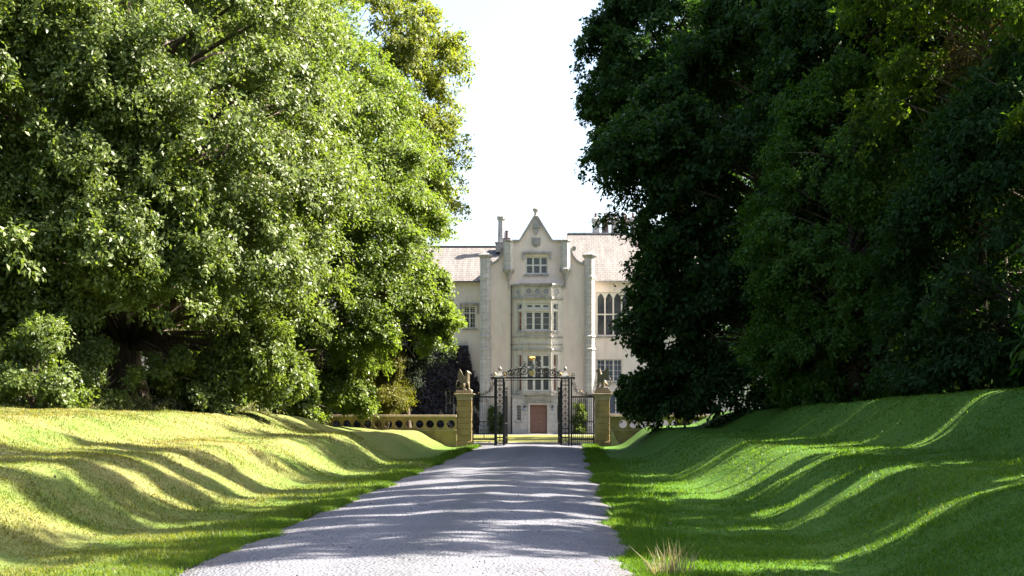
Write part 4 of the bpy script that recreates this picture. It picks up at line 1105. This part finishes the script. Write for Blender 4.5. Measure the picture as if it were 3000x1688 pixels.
for i, (x, y, h, r, lb) in enumerate([(13.2,71,2.6,1.8,'dark shrub under the chestnut at the head of the bank'),(13.0,64,3.0,2.4,'dark shrub in front of the holly'),(17.5,58,3.2,2.6,'dark shrub behind the right bank, middle of its row'),(21.0,55,3.4,2.6,'dark shrub at the far end of the right bank'),(15.5,70.5,4.2,3.0,'tall dark shrub deep in the shade behind the holly'),(22.5,63,4.5,3.4,'tall dark shrub deep in the shade at far right')]):
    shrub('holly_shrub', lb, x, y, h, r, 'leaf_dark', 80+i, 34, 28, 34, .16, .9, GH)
GF = 'climbing shrubs at the house front'
shrub('climbing_rose', 'green climbing shrub on the house wall left of the porch, seen through the gate', hx(1455), 119.3, 2.5, .7, 'leaf_mid', 91, 14, 18, 20, .16, .5, GF, .5, z0=0, cat='plant')
shrub('climbing_rose', 'pale flecked green shrub on the house wall right of the porch, seen through the gate', hx(1697), 119.3, 2.9, .6, 'leaf_bright', 92, 14, 18, 20, .16, .5, GF, .5, z0=0, cat='plant')
# creeper on the left wing
def creeper():
    rng = np.random.default_rng(95)
    t = thing('wall_creeper', (-8.5, 122.3, 0), 'dark purple creeper covering the lower wall of the left wing', 'plant')
    n = 52000
    x = rng.uniform(-20, hx(1404,122.4), n); z = rng.uniform(0, 7.6, n)
    edge = np.interp(x, [-20,-14,hx(1290,122),hx(1345,122),hx(1365,122),hx(1385,122),hx(1404,122)], [8.0,7.6,hz(985,122),hz(965,122),hz(985,122),hz(1085,122),hz(1130,122)])
    edge = edge + .5*np.sin(x*2.3) + .25*np.sin(x*6.1) + rng.normal(0,.25,n)
    cl = np.sin(x*3.1+z*1.7)+np.sin(x*1.3-z*2.9+1)+rng.normal(0,.5,n)
    wx0, wx1 = hx(1304,122.4), hx(1332,122.4)
    inwin = (x > wx0) & (x < wx1) & (z > hz(1222,122.4)) & (z < hz(1142,122.4)) & (rng.random(n) < .93)
    bare = (x > hx(1285,122)) & (z < 2.6) & (np.sin(x*4+z*3) > .55)
    k = (z < edge) & (cl > -1.7) & ~inwin & ~bare
    x, z = x[k], z[k]; n = len(x)
    bulge = .16 + .16*(np.sin(x*2.1+z*1.3)+1) + .05*(np.sin(x*5+z*4)+1)
    P = np.stack([x, 122.48 - rng.random(n)*bulge*1.3, z], -1)
    A = norm(rng.normal(size=(n,3))*.5 + np.array([0,-.3,-.9])); Nn = norm(np.array([0,-1,.6]) + rng.normal(size=(n,3))*.45)
    L = rng.uniform(.14,.27,n)
    link('foliage', leaf_mesh('foliage', P, A, Nn, L, L*.85, M['leaf_creeper'], rng), t)
    b = MB()
    for k in range(9):
        x0 = rng.uniform(-15,-6.5); b.tube([(x0,122.42,0),(x0+rng.normal(0,.3),122.42,2),(x0+rng.normal(0,.7),122.44,4.5)], [.06,.04,.015], 5)
    b.build('stem', M['bark'], t)
creeper()
# pale urn pedestal glimpsed over the left wall
ux = hx(1110, 84); b = MB(); ub = thing('stone_pedestal', (ux, 84, 0), 'pale stone pedestal glimpsed over the left balustrade beside the golden bush', 'pedestal')
b.box(ux-.42, ux+.42, 83.6, 84.4, -.1, 2.1); b.box(ux-.34, ux+.34, 83.68, 84.32, 2.1, 2.6); b.build('block', M['pale_trim'], ub, bevel=.02)
b = MB(); b.box(ux-.5, ux+.5, 83.5, 84.5, 2.6, 2.74); b.build('cap', M['trim'], ub, bevel=.02)

# distant trees closing the view either side
GB = 'trees far behind the house gardens'
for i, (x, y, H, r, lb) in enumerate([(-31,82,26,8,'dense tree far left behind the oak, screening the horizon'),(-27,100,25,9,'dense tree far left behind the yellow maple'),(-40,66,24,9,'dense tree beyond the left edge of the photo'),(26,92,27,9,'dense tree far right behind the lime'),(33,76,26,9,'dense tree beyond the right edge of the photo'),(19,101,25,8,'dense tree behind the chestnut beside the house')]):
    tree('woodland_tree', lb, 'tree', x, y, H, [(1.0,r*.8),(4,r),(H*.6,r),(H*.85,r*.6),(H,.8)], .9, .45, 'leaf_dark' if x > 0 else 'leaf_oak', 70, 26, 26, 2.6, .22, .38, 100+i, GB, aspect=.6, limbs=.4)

# ------------------------------------------------------------------ grass, ground cover, tufts
def grass():
    rng = np.random.default_rng(77)
    bands = [(12.5,18,1500),(18,24,900),(24,32,480),(32,44,230),(44,60,90)]
    P = []
    for y0, y1, dens in bands:
        xm = y1*.40
        n = int((y1-y0)*2*xm*dens)
        x = rng.uniform(-xm, xm, n); y = rng.uniform(y0, y1, n)
        a = np.abs(x - axis_x(y)); 
        k = (a > 3.02 + .12*np.sin(y*2.1)) & (np.abs(x) < y*.385+.6)
        P.append(np.stack([x[k], y[k]], -1))
    # denser fringe along the road edges
    for sg in (-1, 1):
        n = 90000; y = 12.5 + (78-12.5)*rng.random(n)**1.7; a = 3.0 + .12*np.sin(y*.83+sg*2) + .11*np.sin(y*2.1+sg) + .07*np.sin(y*5.3) + np.abs(rng.normal(0, .22, n)) - .12*(rng.random(n)<.12)
        P.append(np.stack([axis_x(y)+sg*a, y], -1))
    P = np.concatenate(P); n = len(P)
    a = np.abs(P[:,0]-axis_x(P[:,1]))
    z = np.maximum(ground_h(P[:,0], P[:,1]), np.where(a < 3.1, road_z(a) - .02, -9))
    patch = .7+.3*np.sin(P[:,0]*1.7+P[:,1]*.9)*np.sin(P[:,1]*1.3-P[:,0])
    h = (.042 + .050*np.exp(-((a-3.3)/.9)**2)) * rng.uniform(.5,1.5,n) * patch * (1 + 1.3*np.clip(np.sin(P[:,1]*1.31+P[:,0]*2.2)*np.sin(P[:,1]*.47+1)-.35,0,1)*np.exp(-((a-3.1)/.45)**2)) * (1 + P[:,1]/60)
    th = rng.uniform(0, 2*PI, n); w = (.006 + .00022*P[:,1])*rng.uniform(.7,1.3,n)
    base = np.stack([P[:,0], P[:,1], z-.01], -1)
    s = np.stack([np.cos(th)*w, np.sin(th)*w, np.zeros(n)], -1)
    lean = np.stack([rng.normal(0,.45,n)*h, rng.normal(0,.45,n)*h, h], -1)
    v = np.stack([base-s, base+s, base+lean], 1).reshape(-1,3)
    f = np.arange(n*3, dtype=np.int32).reshape(n,3)
    tag(link('grass', npm('grass', v, f, M['blade'])), 'short green grass covering the verges and banks beside the drive', 'grass', kind='stuff')
grass()
def tuft(name, label, x, y, n, r, h, m, seed, cat='grass tuft'):
    rng = np.random.default_rng(seed)
    px = rng.normal(0, r, n); py = rng.normal(0, r*.7, n); X = x+px; Y = y+py
    z = np.maximum(ground_h(X, Y), -.02); hh = h*rng.uniform(.35,1.1,n)*np.exp(-(px/r)**2*.12)
    th = rng.uniform(0,2*PI,n); w = rng.uniform(.004,.008,n)
    base = np.stack([X,Y,z],-1); s = np.stack([np.cos(th)*w, np.sin(th)*w, np.zeros(n)],-1)
    ln = np.stack([px/r*.22*hh+rng.normal(0,.22,n)*hh, py/r*.2*hh+rng.normal(0,.2,n)*hh, hh],-1)
    mid = base+ln*.55*np.array([.7,.7,1.1])
    v = np.stack([base-s, base+s, mid+s*.8, mid-s*.8, mid-s*.8, mid+s*.8, base+ln+s*.1, base+ln-s*.1],1).reshape(-1,3)
    f = np.arange(n*8, dtype=np.int32).reshape(n*2,4)
    tag(link(name, npm(name, v, f, M[m])), label, cat)
tuft('grass_tuft', 'tall straw coloured grass tuft at the right edge of the drive, nearest the viewer', 1.60, 18.2, 120, .16, .46, 'blade_dry', 5)
tuft('grass_tuft', 'wispy grass tuft on the left edge of the drive', -4.3, 49.0, 160, .2, .4, 'blade_dry', 7)
def groundcover():
    rng = np.random.default_rng(31); n = 15000
    y = rng.normal(54.5, 2.6, n); x = -13.3 - np.abs(rng.normal(0,.9,n)) - (54.5-y)*.28
    k = (y > 46) & (y < 63); x, y = x[k], y[k]; n = len(x)
    z = ground_h(x,y) + rng.random(n)**1.5*.5*(.6+.4*np.sin(x*3+y*2))
    P = np.stack([x,y,z],-1); A = norm(rng.normal(size=(n,3))+np.array([0,0,.5])); Nn = norm(rng.normal(size=(n,3))*.6+np.array([0,0,1]))
    L = rng.uniform(.07,.15,n)
    tag(link('ground_cover', leaf_mesh('ground_cover', P, A, Nn, L, L*.6, M['leaf_pale'], rng)), 'pale low ground cover at the foot of the thick trunk on the left bank', 'ground cover', kind='stuff')
groundcover()
def stones():
    rng = np.random.default_rng(41); n = 5200
    y = 12 + 45*rng.random(n)**1.8; a = np.where(rng.random(n)<.5, rng.choice([-1,1],n)*(3.0-np.abs(rng.normal(0,.35,n))), rng.uniform(-3,3,n))
    x = axis_x(y)+a; r = rng.uniform(.006,.018,n)
    z = road_z(np.abs(a)) + r*.2 - .01
    oc = np.array([(1,0,0),(0,1,0),(-1,0,0),(0,-1,0),(0,0,.8),(0,0,-.8)],float)
    v = (np.stack([x,y,z],-1)[:,None,:] + oc[None]*r[:,None,None]*rng.uniform(.6,1.2,(n,6,1))).reshape(-1,3)
    tri = np.array([(0,1,4),(1,2,4),(2,3,4),(3,0,4),(1,0,5),(2,1,5),(3,2,5),(0,3,5)])
    f = (np.arange(n)[:,None,None]*6 + tri[None]).reshape(-1,3)
    tag(link('loose_gravel', npm('loose_gravel', v, f, M['gravel'])), 'loose stones lying on the gravel drive', 'gravel', kind='stuff')
stones()
def fallen():
    rng = np.random.default_rng(43); n = 420
    y = rng.uniform(18, 50, n); x = axis_x(y) + np.where(rng.random(n)<.7,-1,1)*rng.uniform(3.4, 9.5, n)
    P = np.stack([x,y,ground_h(x,y)+.05],-1); A = norm(rng.normal(size=(n,3))*np.array([1,1,.15])); Nn = norm(np.array([0,0,1.])+rng.normal(size=(n,3))*.3)
    L = rng.uniform(.05,.10,n)
    n2 = 160; y2 = 14 + 50*rng.random(n2)**1.6; a2 = rng.choice([-1,1], n2)*(3.1 - np.abs(rng.normal(0,.45,n2))); P2 = np.stack([axis_x(y2)+a2, y2, road_z(np.abs(a2))+.012], -1)
    P = np.concatenate([P,P2]); A = np.concatenate([A, A[:n2]]); Nn = np.concatenate([Nn, Nn[:n2]]); L = np.concatenate([L, L[:n2]*.8])
    tag(link('fallen_leaves', leaf_mesh('fallen_leaves', P, A, Nn, L, L*.6, M['leaf_brown'], rng)), 'a scatter of dry brown leaves on the mown banks and the drive edges', 'leaves', kind='stuff')
fallen()

# ------------------------------------------------------------------ light, sky, camera
EL, AZ = math.radians(45), math.radians(12)      # azimuth: from +X (right) towards +Y (behind the house)
sd = Vector((math.cos(EL)*math.cos(AZ), math.cos(EL)*math.sin(AZ), math.sin(EL)))
sun = bpy.data.lights.new('sun', 'SUN'); sun.energy = 5.0; sun.angle = math.radians(.5); sun.color = (1.0, .90, .74)
so = bpy.data.objects.new('sun', sun); COL.objects.link(so); so.rotation_euler = (-sd).to_track_quat('-Z', 'Y').to_euler(); so.location = (40, 40, 60)
w = bpy.data.worlds.new('World'); S.world = w; w.use_nodes = True
nt = w.node_tree; nt.nodes.clear()
sky = nt.nodes.new('ShaderNodeTexSky'); sky.sky_type = 'NISHITA'; sky.sun_disc = False
sky.sun_elevation = EL; sky.sun_rotation = PI/2 - AZ
sky.air_density = 1.0; sky.dust_density = 4.0; sky.ozone_density = 1.0
bg = nt.nodes.new('ShaderNodeBackground'); bg.inputs[1].default_value = .07
o_ = nt.nodes.new('ShaderNodeOutputWorld'); nt.links.new(sky.outputs[0], bg.inputs[0]); nt.links.new(bg.outputs[0], o_.inputs[0])
cam = bpy.data.cameras.new('camera'); cam.lens = 50; cam.sensor_width = 36; cam.clip_end = 8000; cam.clip_start = .1
cam.shift_x = -(1594-1500)/3000; cam.shift_y = (1195.4-844)/3000
co = bpy.data.objects.new('camera', cam); COL.objects.link(co); co.location = (0, 0, 2.2); co.rotation_euler = (PI/2, 0, 0)
S.camera = co
S.view_settings.view_transform = 'Standard'; S.view_settings.look = 'None'; S.view_settings.exposure = 2.7; S.view_settings.gamma = 1
for o in list(COL.objects):
    if '_w' in o: del o['_w']
